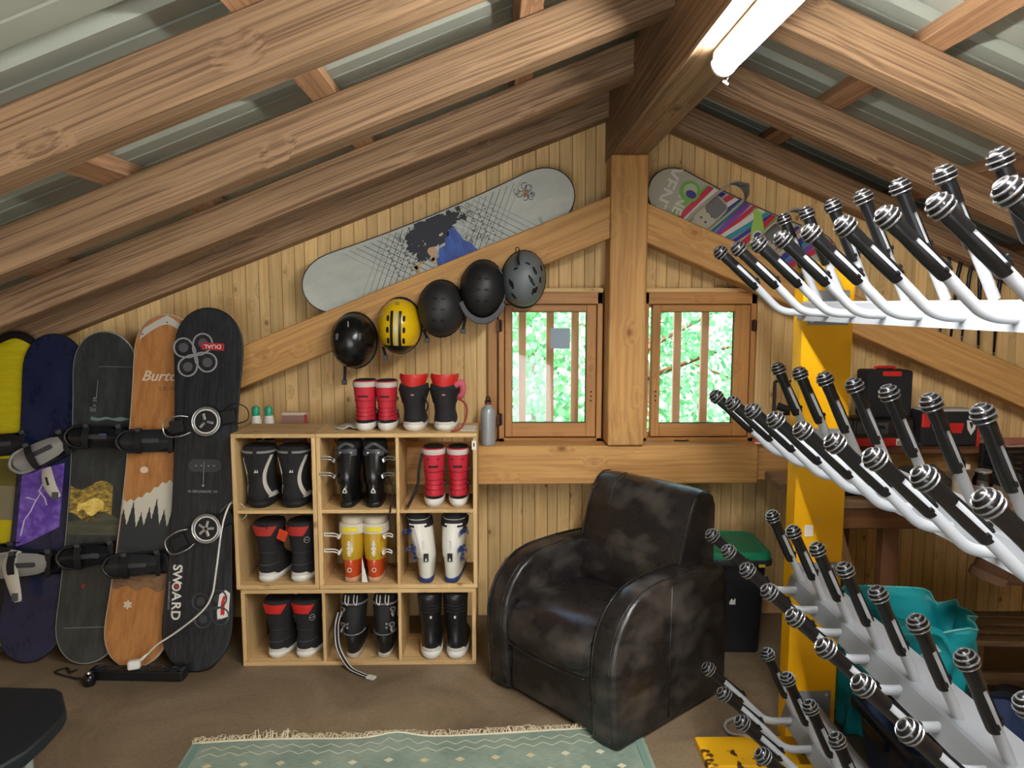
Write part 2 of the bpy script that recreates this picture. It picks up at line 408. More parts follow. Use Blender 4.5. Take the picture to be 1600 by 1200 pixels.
o = beam('post', (.6005, 3.555, .936), (.6005, 3.555, 2.273), .17, .165, M_beam, up=Vector((0, 1, 0)), bevel=.005)
tag(o, 'squared timber post between the two windows under the ridge beam', 'post')
o = beam('sill_beam', (-2.6, 3.56, .745), (1.24, 3.56, .745), .13, .185, M_beam, y0=-.065, z0=0, bevel=.005)
tag(o, 'knotty horizontal timber under both windows behind the armchair', 'beam')
o = beam('ledge_beam', (1.242, 3.64, .745), (3.2, 3.64, .745), .17, .178, M_beam, y0=-.085, z0=0, bevel=.005)
tag(o, 'set-back horizontal timber carrying tool cases beyond the yellow rack post', 'beam')
o = beam('brace', (-1.86, 3.575, 1.898-.403*(1.86+.508)), (.600, 3.575, 1.901+.403*.085), .14, .178, M_beam, y0=-.07, z0=0, bevel=.005)
tag(o, 'slanting timber brace left of the post, hung with helmets', 'beam')
o = beam('brace', (.600, 3.575, 1.884+.425*.086), (2.88, 3.575, 1.884-.425*(2.88-.686)), .14, .165, M_beam, y0=-.07, z0=0, bevel=.005)
tag(o, 'slanting timber brace falling to the right of the post', 'beam')
# batten trim lines around window heads
# ------------------------------------------------------------------ windows
def window(n, x0, x1, z0, z1, gx0, gx1, gz0, gz1, hinge, gap=0):
    w_ = empty('window_%d' % n, (0, 0, 0), kind='structure')
    def bar(nm, a, b, wy, hz, mt=M_sash): return beam(nm, a, b, wy, hz, mt, w_, bevel=.003)
    # outer frame
    yF = 3.70
    fr = .026
    UP = Vector((0, 1, 0))
    for xx in (x0+fr/2, x1-fr/2): beam('window_frame', (xx, yF, z0), (xx, yF, z1), fr, .12, M_sash, w_, up=UP, bevel=.002)
    beam('window_frame', (x0, yF, z0+fr/2), (x1, yF, z0+fr/2), .12, fr, M_sash, w_, bevel=.002)
    beam('window_frame', (x0, yF, z1-.028), (x1, yF, z1-.028), .12, .056, M_sash, w_, bevel=.002)
    beam('head_trim', (x0-.004, 3.685, z1+.011), (x1+.004, 3.685, z1+.011), .07, .022, M_plank, w_, bevel=.002)
    # sash
    sx0, sx1, sz0, sz1 = (x0+fr+.004 + gap), x1-fr-.004, z0+fr+.006, z1-.060
    yS = 3.665
    for a, b in ((sx0, gx0), (gx1, sx1)):
        beam('sash_stile', ((a+b)/2, yS, sz0), ((a+b)/2, yS, sz1), b-a, .05, M_sash, w_, up=UP, bevel=.003) if False else beam('sash_stile', ((a+b)/2, yS, sz0), ((a+b)/2, yS, sz1), b-a, .05, M_sash, w_, up=UP, bevel=.003)
    beam('sash_rail', (gx0, yS, (sz0+gz0)/2), (gx1, yS, (sz0+gz0)/2), .048, gz0-sz0, M_sash, w_, bevel=.003)
    beam('sash_rail', (gx0, yS, (sz1+gz1)/2), (gx1, yS, (sz1+gz1)/2), .048, sz1-gz1, M_sash, w_, bevel=.003)
    g = MB().box(gx0-.004, gx1+.004, 3.668, 3.672, gz0-.004, gz1+.004).build('pane', M_glass, w_)
    gk = plain('dark_gasket', (50, 56, 52), .6)
    MB().box(gx0, gx1, 3.662, 3.668, gz0, gz0+.004).box(gx0, gx0+.003, 3.662, 3.668, gz0, gz1).box(gx1-.004, gx1, 3.662, 3.668, gz0, gz1).box(gx0, gx1, 3.662, 3.668, gz1-.003, gz1).build('gasket', gk, w_)
    mr_ = MB().box(sx0-.02, sx1+.02, 3.692, 3.70+.055, sz1-.014, sz1+.02).build('rebate', M_sash, w_)
    mr_ = MB().box(sx0-.02, sx1+.02, 3.692, 3.70+.055, sz0-.02, sz0+.014).build('rebate', M_sash, w_)
    mr_ = MB().box(sx1-.014, sx1+.02, 3.692, 3.70+.055, sz0, sz1).build('rebate', M_sash, w_)
    if not gap: MB().box(sx0-.02, sx0+.014, 3.692, 3.70+.055, sz0, sz1).build('rebate', M_sash, w_)
    dk = plain('dark_hole', (20, 14, 10), .6)
    hx = (gx1+sx1)/2 if hinge < 0 else (gx0+sx0)/2
    m = MB()
    for dz in (-.022, 0, .022): m.lathe([(.0045, 0), (.0045, .002)], 10, Matrix.Translation((hx, yS-.0265, 1.15+dz)) @ Matrix.Rotation(R(90), 4, 'X') @ Matrix.Translation((0, 0, -.0015)))
    m.build('lock_hole', dk, w_)
    hX = x0+.004 if hinge < 0 else x1-.012
    for zz in (z0+.12, z1-.16):
        m = MB(); m.tube([(hX+.003, yS-.032, zz-.03), (hX+.003, yS-.032, zz+.03)], .005, 8); m.box(hX-.012, hX+.014, yS-.030, yS-.024, zz-.026, zz+.026)
        m.build('hinge', plain('dark_bronze', (70, 44, 30), .4, .6), w_, smooth='auto')
    return w_
w1 = window(1, .004, .508, .917, 1.655, .068, .431, 1.016, 1.562, -1)
w2 = window(2, .707, 1.258, .917, 1.655, .792, 1.155, 1.012, 1.562, 1, gap=.014)
sticker = MB().box(.258, .352, 3.6655, 3.6678, 1.382, 1.482).box(.298, .300, 3.6650, 3.6656, 1.388, 1.46).build('pane_sticker', plain('grey_film', (150, 168, 186), .5), w1)
# orange casing left of window 1 and pale casing right of window 2
o = beam('casing', (-.026, 3.7, .93), (-.026, 3.7, 1.60), .045, .035, M_sash, up=Vector((0, 1, 0)), bevel=.002); o.name = 'trim_2'; tag(o, kind='structure')
o = beam('casing', (1.288, 3.69, .93), (1.288, 3.69, 1.64), .035, .045, M_plank, up=Vector((0, 1, 0)), bevel=.002); o.name = 'trim_3'; tag(o, kind='structure')
# upright slats outside the windows
sl = [(.122, 'behind the left pane, leftmost'), (.262, 'behind the left pane, middle'), (.388, 'behind the left pane, rightmost'), (.905, 'behind the right pane, left'), (1.045, 'behind the right pane, right'), (.56, 'outside behind the post')]
for x, l in sl:
    o = beam('outdoor_slat', (x*1.045, 3.95, .5), (x*1.045, 3.95, 2.05), .04, .03, M_outer, up=Vector((0, 1, 0)), bevel=.003)
    tag(o, 'upright orange wooden slat '+l, 'slat', 'slats outside the windows')
# rails that carry the slats
for z, l in ((.47, 'lower'), (2.06, 'upper')):
    tag(beam('slat_rail', (-.4, 3.95, z), (1.9, 3.95, z), .05, .06, M_outer), f'{l} orange rail holding the outdoor slats', 'rail')
# ground and trees outside
gm = plain('grass_ground', (96, 128, 60), .9, var=.2, bscale=10)
tag(MB().box(-14, 16, 3.95, 26, -2.6, -2.5).build('outdoor_ground', gm), kind='structure')
def leaf_mat():
    m, N, L, B = newmat('leaf_green')
    oi = N.new('ShaderNodeTexCoord'); nz = N.new('ShaderNodeTexNoise'); nz.inputs['Scale'].default_value = 2.5; nz.inputs['Detail'].default_value = 3
    L.new(oi.outputs['Object'], nz.inputs['Vector'])
    c = N.new('ShaderNodeValToRGB'); e = c.color_ramp.elements; e[0].position = .35; e[0].color = rgb(84, 150, 92); e[1].position = .65; e[1].color = rgb(160, 212, 150)
    L.new(nz.outputs[0], c.inputs[0]); L.new(c.outputs[0], B.inputs['Base Color']); B.inputs['Roughness'].default_value = .45
    tr = N.new('ShaderNodeBsdfTranslucent'); L.new(c.outputs[0], tr.inputs[0]); ms = N.new('ShaderNodeMixShader'); ms.inputs[0].default_value = .35
    L.new(B.outputs[0], ms.inputs[1]); L.new(tr.outputs[0], ms.inputs[2]); L.new(ms.outputs[0], N['Material Output'].inputs[0])
    return m
M_leaf = leaf_mat()
def tree(x, y, base, h, r, n, label):
    t = empty('tree', (x, y, base), label=label, cat='tree', group='trees outside the windows')
    m = MB(); m.tube(cr([(0, 0, 0), (.1, 0, h*.3), (-.05, .1, h*.6), (.05, 0, h*.9)]), [.14-.1*i/18 for i in range(19)], 8)
    for k in range(9):
        a = random.uniform(0, 2*PI); z = h*random.uniform(.25, .8)
        m.tube([(0, 0, z), (math.cos(a)*r*.5, math.sin(a)*r*.5, z+.4), (math.cos(a)*r*.9, math.sin(a)*r*.9, z+.7)], [.03, .015, .006], 6)
    m.build('trunk', M_dkwood, t, smooth=True)
    m = MB()
    for k in range(n):
        a = random.uniform(0, 2*PI); u = random.random()**.5; zz = random.uniform(-1, 1)
        q = math.sqrt(max(0, 1-zz*zz)); p = Vector((math.cos(a)*q*r*(.55+.45*u), math.sin(a)*q*r*(.55+.45*u), h*.56+zz*h*.46*(.5+.5*u)))
        p *= 1; d = Vector((random.gauss(0, 1), random.gauss(0, 1), random.gauss(-.3, .6))).normalized(); e = d.orthogonal().normalized()
        e = (Matrix.Rotation(random.uniform(0, 6.28), 3, d) @ e); s_ = random.uniform(.05, .1)
        b = d.cross(e)*.45*s_
        m.add([p, p+e*s_*.5+b, p+e*s_, p+e*s_*.5-b], [(0, 1, 2, 3)])
    o = m.build('leaves', M_leaf, t, recalc=False); o['kind'] = 'stuff'
for i, (x, y, b, h, r, n, l) in enumerate([(-.9, 7.2, -2.5, 6.2, 1.7, 9000, 'leafy green tree outside, seen through the left window'), (1.5, 7.6, -2.5, 6.6, 1.9, 11000, 'leafy green tree outside, seen through the right window'), (.4, 9.8, -2.5, 7.2, 2.3, 11000, 'taller leafy tree standing farther off behind both windows'), (3.6, 8.6, -2.5, 6.5, 2.0, 6000, 'leafy tree outside beyond the right window edge'), (-2.8, 9.5, -2.5, 6.5, 2.1, 5000, 'leafy tree outside left of the left window')]):
    tree(x, y, b, h, r, n, l)

# ------------------------------------------------------------------ tube lamps on the ridge beam
def tube_lamp(y0, y1, label):
    t = empty('tube_lamp', (RX, y0, 2.273), label=label, cat='lamp')
    L = y1-y0
    MB().box(-.03, .03, 0, L, -.03, 0).build('housing', M_wht, t, bevel=.006)
    prof = [(.033*math.cos(R(a)), -.03+.036*math.sin(R(a))*1.0) for a in range(180, 361, 15)]
    m = MB(); m.prism(prof, .012, L-.012); m.build('diffuser', M_tube, t)
    for yy in (0, L-.012):
        m = MB(); m.prism([(.035*math.cos(R(a)), -.03+.039*math.sin(R(a))) for a in range(180, 361, 15)], yy, yy+.012); m.build('end_cap', M_wht, t)
    m = MB(); m.tube(cr([(.0, L, -.02), (.01, L+.02, -.03), (.02, L+.015, -.06), (.012, L+.02, -.075)]), .0018, 6); m.tube([(.005, L+.01, -.075), (.02, L+.02, -.08)], .004, 6); m.build('pull_cord', M_wht, t)
tube_lamp(.80, 2.08, 'lit white tube lamp fixed under the ridge beam, top right')
tube_lamp(-.75, .53, 'lit white tube lamp under the ridge beam above the viewer')

# ------------------------------------------------------------------ cubby shelves
ZT = 1.044
def crate(x0, x1, z0, z1, cols, rows, label, dz=None, yf=3.20, yb=3.485):
    t = empty('cubby_shelf', (x0, yf, z0), label=label, cat='shelf', group='pine cubby shelves')
    W = x1-x0; H = z1-z0; D = yb-yf; th = .018
    def pan(nm, a, b, wy, hz, up=Vector((0, 0, 1))): return beam(nm, a, b, wy, hz, M_shelf, t, up=up, bevel=.0015)
    pan('top_panel', (0, D/2, H-th/2), (W, D/2, H-th/2), D, th); pan('bottom_panel', (0, D/2, th/2), (W, D/2, th/2), D, th)
    for x in (th/2, W-th/2): pan('side_panel', (x, D/2, th), (x, D/2, H-th), th, D, Vector((0, 1, 0))).matrix_local
    cs = cols
    for c in cs[1:-1]: pan('divider', (c-x0, D/2, th), (c-x0, D/2, H-th), .014, D-.004, Vector((0, 1, 0)))
    for r in rows[1:-1]:
        for a, b in zip(cs[:-1], cs[1:]):
            pan('shelf_board', (a-x0+.008, D/2, r-z0), (b-x0-.008, D/2, r-z0), D-.004, .016)
    return t
s1 = crate(-1.150, -.788, .352, ZT, [-1.150, -.788], [.352, .70, ZT], 'narrow pine cubby shelf of two cells, upper left of the stack')
s2 = crate(-.786, -.092, .352, ZT, [-.786, -.437, -.092], [.352, .70, ZT], 'wide pine cubby shelf of four cells, upper right of the stack')
s3 = crate(-1.133, -.100, .0, .350, [-1.133, -.772, -.437, -.100], [.0, .350], 'low pine cubby shelf of three cells standing on the floor')
MB().box(.672, .690, -.001, .0005, .62, .66).build('price_tag', M_wht, s2)
MB().box(.678, .684, -.0015, .0, .634, .650).build('tag_mark', M_blk, s2)
FL = {0: ZT, 1: .708, 2: .37, 3: .018}     # shelf floor heights

# ------------------------------------------------------------------ boots
def sgp(v, p): return math.copysign(abs(v)**p, v)
class Surf:
    """rows: (z, heel_y, toe_y, half_width, exponent[, x offset])"""
    def __init__(s, rows): s.r = [tuple(r)+((0,) if len(r) < 6 else ()) for r in rows]
    def at(s, z):
        r = s.r
        if z <= r[0][0]: return r[0]
        for i in range(len(r)-1):
            if z <= r[i+1][0]:
                t = (z-r[i][0])/(r[i+1][0]-r[i][0]); a, b, c, d = r[max(i-1, 0)], r[i], r[i+1], r[min(i+2, len(r)-1)]
                o = []
                for k in range(6):
                    m0 = (c[k]-a[k])*.5; m1 = (d[k]-b[k])*.5
                    o.append((2*t**3-3*t*t+1)*b[k]+(t**3-2*t*t+t)*m0+(-2*t**3+3*t*t)*c[k]+(t**3-t*t)*m1)
                return o
        return r[-1]
    def pt(s, z, th, off=0):
        _, yh, yt, hw, n, xo = s.at(z); c, q = math.cos(th), math.sin(th); e = 2/n
        return Vector((xo+(hw+off)*sgp(c, e), (yh+yt)/2+((yt-yh)/2+off)*sgp(q, e), z))
    def mesh(s, nz=22, seg=24, m=None, cap=True):
        m = m or MB(); z0, z1 = s.r[0][0], s.r[-1][0]
        return m.loft([[s.pt(z0+(z1-z0)*i/nz, 2*PI*k/seg) for k in range(seg)] for i in range(nz+1)], cap, cap)
    def patch(s, z0, z1, c, wf, off=.0015, nz=8, nt=8, m=None, thick=.0):
        """patch round the angle c (degrees from the heel, + = right); wf(t) half width in degrees"""
        m = m or MB(); rings = []
        for i in range(nz+1):
            t = i/nz; z = z0+(z1-z0)*t; w = wf(t) if callable(wf) else wf; cc = c(t) if callable(c) else c
            o_ = [s.pt(z, R(-90+cc-w+2*w*k/nt), off) for k in range(nt+1)]
            i_ = [s.pt(z, R(-90+cc+w-2*w*k/nt), -.004) for k in range(nt+1)]
            rings.append(o_+i_)
        return m.loft(rings, True, True)
def boot_root(x, y, z, rz, label, group): return empty('boot', (x, y, z), R(rz), label, 'boot', group)
def soft_boot(x, y, z, rz, label, group, H=.28, hw=.05, side=1, body=M_blk, sole=M_whtrub, patch=None, top=None, style='plain', top_flare=1.15, sole_h=.028, lean=0):
    t = boot_root(x, y, z, rz, label, group); k = H/.28; w = hw/.05
    s = Surf([(sole_h-.004, .006, .24, .043*w, 2.4), (.05*k, .0, .255, .047*w, 2.4), (.075*k, -.002, .235, .046*w, 2.3), (.10*k, .004, .19, .043*w, 2.2, lean*.2), (.13*k, .008, .155, .0425*w, 2.2, lean*.4), (.18*k, .004, .145, .047*w, 2.3, lean*.6), (.24*k, -.002, .145, .051*w*top_flare, 2.4, lean*.9), (H-.012, -.004, .145, .053*w*top_flare, 2.4, lean), (H, .002, .14, .050*w*top_flare, 2.4, lean)])
    s.mesh().build('boot_shell', body, t, smooth='auto', ang=50)
    # sole with a raised heel cup
    so = Surf([(.0, .012, .228, .036*w, 2.6), (.006, .004, .242, .041*w, 2.6), (.018, -.004, .262, .048*w, 2.6), (sole_h, -.003, .262, .048*w, 2.6), (sole_h+.004, .002, .255, .045*w, 2.6)])
    so.mesh(12, 24).build('sole', sole, t, smooth='auto', ang=50)
    if style != 'flat':
        s.patch(sole_h-.006, sole_h+.020*k, 0, lambda q: 70-30*q, .0035).build('heel_cup', sole, t, smooth='auto')
    # liner rim
    tp = s.at(H-.002); xo = lean
    li = Surf([(H-.02, tp[1]+.008, tp[2]-.008, tp[3]-.007, 2.4, xo), (H+.006, tp[1]+.007, tp[2]-.007, tp[3]-.006, 2.4, xo), (H+.010, tp[1]+.012, tp[2]-.012, tp[3]-.012, 2.4, xo), (H+.002, tp[1]+.016, tp[2]-.016, tp[3]-.018, 2.4, xo)])
    li.mesh(8, 20).build('liner', top or M_blkfab, t, smooth='auto', ang=60)
    return t, s
def red_boot(x, z, rz, label, H, hw, y=3.235, strap=False):
    t, s = soft_boot(x, y, z, rz, label, 'red boots', H=H, hw=hw, body=M_red, top_flare=1.0, style='flat', sole_h=.036, top=M_blkfab)
    s.patch(H-.026, H-.004, 0, 100, .002).build('cuff_band', plain('pale_grey_trim', (196, 190, 182), .6), t, smooth='auto')
    s.patch(.034, .052, 0, lambda q: 80-40*q, .003).build('heel_band', M_blk, t, smooth='auto')
    s.patch(H*.68, H*.72, 0, 22, .002, 3, 6).build('lettering', plain('dark_print', (60, 16, 22), .6), t, smooth='auto')
    for k, zz in enumerate((.30, .38, .46, .60)):
        s.patch(H*zz, H*zz+.003, 0, lambda q: 62, .0028, 2, 12).build('seam', plain('dark_red_trim', (140, 22, 38), .7), t, smooth='auto')
    if strap:
        for c in (-22, 22): s.patch(H*.82, H*.84, c, 4, .003, 3, 4).build('rivet', M_blk, t)
    for q in (.35, .62):
        m = MB(); b = s.pt(H*q, R(0), .0); m.box(b.x-.002, b.x+.008, b.y-.012, b.y+.012, b.z-.008, b.z+.008)
        m.build('lace_lock', M_blk, t, bevel=.002)
    return t
# top of the shelves: two red, two black with red linings
red_boot(-.588, ZT, 0, 'short red boot with white heel on shelf top, leftmost', .222, .049, 3.245)
red_boot(-.494, ZT, 0, 'short red boot with white heel on shelf top, beside the black one', .220, .0455, 3.245)
def fl_boot(x, rz, label, pink):
    t, s = soft_boot(x, 3.24, ZT, rz, label, 'black boots with red linings', H=.205, hw=.055, top_flare=1.12, body=M_blkfab, top=M_redp)
    H = .205
    s.patch(H*.60, H*.90, 0, lambda q: 80+20*q, .004, 6, 16).build('cuff', M_blkm, t, smooth='auto')
    u = Surf([(H-.02, .0, .14, .050, 2.3), (H+.01, -.004, .142, .056, 2.3), (H+.036, -.006, .144, .063, 2.2), (H+.046, -.004, .142, .058, 2.2)])
    u.patch(H-.02, H+.046, 0, lambda q: 62+34*q, .0, 8, 18).build('padded_tongue', M_redp, t, smooth='auto')
    s.patch(H*.78, H*.81, 0, 4, .006, 2, 3).build('badge', plain('pink_print', (214, 120, 120), .5), t)
    if pink:
        m = MB(); m.tube(cr([(.05, .03, .2), (.078, .02, .215), (.08, .04, .17), (.06, .05, .14)]), .014, 8); m.build('inner_tongue', plain('pink_fabric', (206, 96, 112), .7), t, smooth=True)
        m = MB(); m.tube(cr([(.06, .02, .15), (.095, .0, .12), (.098, -.01, .07), (.075, -.02, .02), (.03, -.025, .006)], 8), .0045, 7); m.build('strap', plain('dull_red_strap', (150, 50, 44), .6), t, smooth=True)
    else:
        m = MB(); m.tube(cr([(.052, .0, .16), (.066, -.005, .12), (.06, .0, .09)]), .004, 6); m.build('strap', M_blkm, t, smooth=True)
    return t
fl_boot(-.372, 0, 'black boot with bright red padded top on shelf, beside the red boots', False)
fl_boot(-.236, 0, 'black boot with red top and dangling red strap, nearest the window', True)
# row 1 left: black boots with pale curved trim
for x, side, l in ((-1.055, 1, 'black boot with pale curved side trim, left one in the top left cell'), (-.903, -1, 'black boot with pale curved side trim, right one in the top left cell')):
    t, s = soft_boot(x, 3.225, FL[1], 0, l, 'black boots with pale trim', H=.27, hw=.066, body=M_blkfab, sole=M_blkm, top=M_blkfab, top_flare=1.02)
    pale = plain('pale_grey_trim', (196, 190, 182), .6)
    s.patch(.05, .235, lambda q: 52-26*math.sin(q*PI)+8*q, lambda q: 9-3*q, .004, 14, 5).build('side_trim', pale, t, smooth='auto')
    s.patch(.05, .22, lambda q: -70+20*math.sin(q*PI), lambda q: 3, .003, 12, 3).build('side_trim', pale, t, smooth='auto')
    s.patch(.045, .065, 62, lambda q: 22-8*q, .006, 5, 6).build('heel_trim', pale, t, smooth='auto')
    s.patch(.246, .256, 0, 86, .003, 3, 18).build('cuff_band', plain('grey_trim', (126, 126, 128), .6), t, smooth='auto')
    s.patch(.10, .15, 0, lambda q: 60, .003, 5, 12).build('heel_panel', M_blkm, t, smooth='auto')
    m = MB()
    for dx in (-.006, .003): 
        p = s.pt(.168, R(-98), .003); m.prism([(dx-.002, .160), (dx+.006, .160), (dx+.003, .174)], p.y-.001, p.y+.001)
    m.build('badge', M_wht, t)
    MB().box(-.008, .008, s.pt(.255, R(-90)).y-.006, s.pt(.255, R(-90)).y, .215, .275).build('pull_tab', M_blkfab, t, bevel=.002)
# rows 2 and 3 left: black snowboard boots with red heel patches
for row, x, l, H in ((2, -1.035, 'black boot with red heel patch, left in the middle row cell', .270), (2, -.893, 'black boot with red heel patch, right in the middle row cell', .270), (3, -1.003, 'black boot with red heel patch, left in the bottom row cell', .265), (3, -.880, 'black boot with red heel patch, right in the bottom row cell', .265)):
    rt = x > -.95
    t, s = soft_boot(x, 3.225, FL[row], -13 if rt else -10, l, 'black boots with red patches', H=H, hw=.054, body=M_blkfab, sole=M_whtrub, top=M_blkfab, top_flare=1.12)
    s.patch(H*.80, H*.955, 0, lambda q: 30+24*q, .0035, 6, 12).build('heel_patch', M_redp if row == 3 else plain('dull_red_patch', (176, 48, 40), .6), t, smooth='auto')
    s.patch(H*.30, H*.315, 0, 70, .003, 2, 14).build('seam', plain('seam_grey', (58, 58, 62), .7), t, smooth='auto')
    s.patch(H*.50, H*.508, 0, 60, .003, 2, 14).build('seam', plain('seam_grey', (58, 58, 62), .7), t, smooth='auto')
    if rt:
        p = s.pt(H*.72, R(-42), .002); n = (s.pt(H*.72, R(-42), .01)-p).normalized()
        M = Matrix.Translation(p) @ n.to_track_quat('Z', 'Y').to_matrix().to_4x4()
        m = MB(); m.tube([M @ Vector((.013*math.cos(a), .013*math.sin(a), .001)) for a in [2*PI*k/16 for k in range(16)]], .0016, 5, closed=True); m.tube([M @ Vector((-.010, 0, .001)), M @ Vector((.012, .0, .001))], .0014, 5)
        m.build('dial_ring', plain('grey_print', (150, 150, 152), .5), t, smooth=True)
    if row == 2:
        m = MB(); sg = 1 if not rt else -1
        m.tube(cr([(0, -.012, H-.01), (.01*sg, -.018, H+.01), (.03*sg, -.012, H*.93)]), .0025, 6); m.build('pull_loop', M_blkfab, t, smooth=True)
        if rt:
            M = Matrix.Translation((-.058, -.006, H*.80)) @ Matrix.Rotation(R(22), 4, 'Y')
            MB().box(-.022, .022, -.006, .004, -.024, .024, M).build('folded_flap', plain('orange_red_flap', (206, 66, 30), .6), t, bevel=.003)

def ski_boot(x, y, z, rz, label, group, H=.30, hw=.048, side=1, low=M_blk, cuff=M_blk, lever=M_sil, liner=M_blkfab, nbuck=2, splay=0, sole_m=M_blk, lever_len=.05, tops=None):
    t = boot_root(x, y, z, rz, label, group); w = hw/.048; k = H/.30
    lo = Surf([(.02, .012, .29, .034*w, 3), (.05*k, .004, .295, .038*w, 2.6), (.085*k, .0, .25, .040*w, 2.4), (.115*k, .004, .19, .0405*w, 2.3), (.15*k, .014, .15, .040*w, 2.2, splay*.2), (.165*k, .018, .14, .036*w, 2.2, splay*.25)])
    lo.mesh(14, 24).build('lower_shell', low, t, smooth='auto', ang=50)
    cu = Surf([(.112*k, .000, .165, .044*w, 2.4, splay*.1), (.15*k, .000, .16, .047*w, 2.4, splay*.3), (.21*k, .012, .165, .051*w, 2.4, splay*.6), (.262*k, .024, .175, .054*w, 2.4, splay*.9), (.268*k, .028, .172, .051*w, 2.4, splay)])
    cu.mesh(16, 24).build('cuff', cuff, t, smooth='auto', ang=50)
    so = Surf([(0, .018, .30, .030*w, 4), (.004, .012, .305, .034*w, 4), (.022, .010, .305, .035*w, 4), (.026, .014, .30, .033*w, 4)])
    so.mesh(6, 24).build('sole', sole_m, t, smooth='auto', ang=50)
    li = Surf([(.25*k, .034, .165, .047*w, 2.3, splay), (.285*k, .034, .165, .050*w, 2.3, splay*1.05), (H, .038, .16, .047*w, 2.2, splay*1.1), (H+.004, .05, .15, .038*w, 2.2, splay*1.1)])
    li.mesh(10, 22).build('liner', liner, t, smooth='auto', ang=60)
    cu.patch(.125*k, .25*k, 0, lambda q: 15+3*q, .004, 8, 6).build('heel_spine', cuff, t, smooth='auto')
    for i in range(nbuck):
        zz = (.15+.07*i)*k if nbuck < 3 else (.135+.045*i)*k
        b = cu.pt(zz, R(-48) if side > 0 else R(228), .006)
        m = MB(); L = lever_len
        M = Matrix.Translation(b) @ Matrix.Rotation(R(-18*side), 4, 'Y')
        m.box(-.004, .006, -.028, .028, -.009, .009, M) if side > 0 else m.box(-.006, .004, -.028, .028, -.009, .009, M)
        bo = m.build('buckle', lever, t, bevel=.002)
        if L > 0:
            m = MB()
            pts = [M @ Vector(q) for q in ((side*.004, -.020, .0), (side*.022, -.030, .006), (side*(.022+L*.6), -.034, -.006))]
            for dz in (-.006, .006): m.tube(cr([p+Vector((0, 0, dz)) for p in pts]), .0026, 6)
            m.tube([pts[-1]+Vector((0, 0, -.006)), pts[-1]+Vector((0, 0, .006))], .0026, 6)
            m.build('lever', lever, bo, smooth='auto')
    return t, lo, cu
def tri_badge(t, s, z, hgt, mat, nm='badge'):
    p = s.pt(z, R(-90), .005); m = MB()
    h = hgt
    m.prism([(-h*.55, 0), (-h*.25, 0), (0, h*.6), (h*.25, 0), (h*.55, 0), (0, h)], p.y-.0015, p.y+.001, M=Matrix.Translation((p.x, 0, z)))
    m.prism([(-h*.5, -h*.3), (h*.5, -h*.3), (h*.5, -h*.12), (-h*.5, -h*.12)], p.y-.0015, p.y+.001, M=Matrix.Translation((p.x, 0, z)))
    m.build(nm, mat, t)
# row 1 middle: black ski boots with clear levers and grey straps
for x, sd, l in ((-.668, -1, 'glossy black ski boot with levers reaching left, top middle cell'), (-.545, 1, 'glossy black ski boot with silver levers on its right, top middle cell')):
    t, lo, cu = ski_boot(x, 3.215, FL[1], 3*sd, l, 'glossy black ski boots', H=.292, hw=.052, side=sd, low=plain('gloss_black', (20, 20, 22), .2), cuff=plain('gloss_black', (20, 20, 22), .2), lever_len=.07 if sd < 0 else .05)
    tri_badge(t, lo, .078, .02, M_wht)
    for dx in (-.02, .02): 
        p = cu.pt(.245, R(-90)+dx*16, .002); m = MB(); m.lathe([(.0055, 0), (.0055, .002), (.003, .004)], 10, Matrix.Translation(p) @ Matrix.Rotation(R(90), 4, 'X')); m.build('rivet', M_sil, t, smooth='auto')
    cu.patch(.232, .26, 0, 46, .003, 3, 10).build('cuff_yoke', plain('dark_grey_band', (62, 62, 66), .5), t, smooth='auto')
    m = MB(); m.tube(cr([(-.035, .03, .262), (.0, .024, .285), (.03, .03, .268), (.055*sd, .06, .24)]), [.009]*19, 6); m.build('power_strap', M_gry, t, smooth=True)
    if sd > 0:
        m = MB(); m.tube(cr([(.055, .02, .15), (.085, -.01, .10), (.078, -.02, .03), (.07, -.022, -.04), (.075, -.018, -.09)], 8), .004, 6); m.build('hanging_strap', M_blkfab, t, smooth=True)
# row 1 right: red boots
red_boot(-.284, FL[1], 2, 'tall red boot in the right top cell, with loose black strap', .262, .049, 3.225, True)
red_boot(-.178, FL[1], 0, 'tall red boot in the right top cell, nearest the side panel', .262, .047, 3.225, True)
for x0, pts, l in ((-.36, [(-.333, 3.235, .95), (-.345, 3.215, .88), (-.350, 3.205, .82), (-.375, 3.195, .76), (-.395, 3.19, .72)], 'black strap hanging from the left tall red boot'),):
    m = MB(); m.tube(cr(pts, 8), .007, 6); tag(m.build('boot_strap', M_blkfab, smooth=True), l, 'strap')
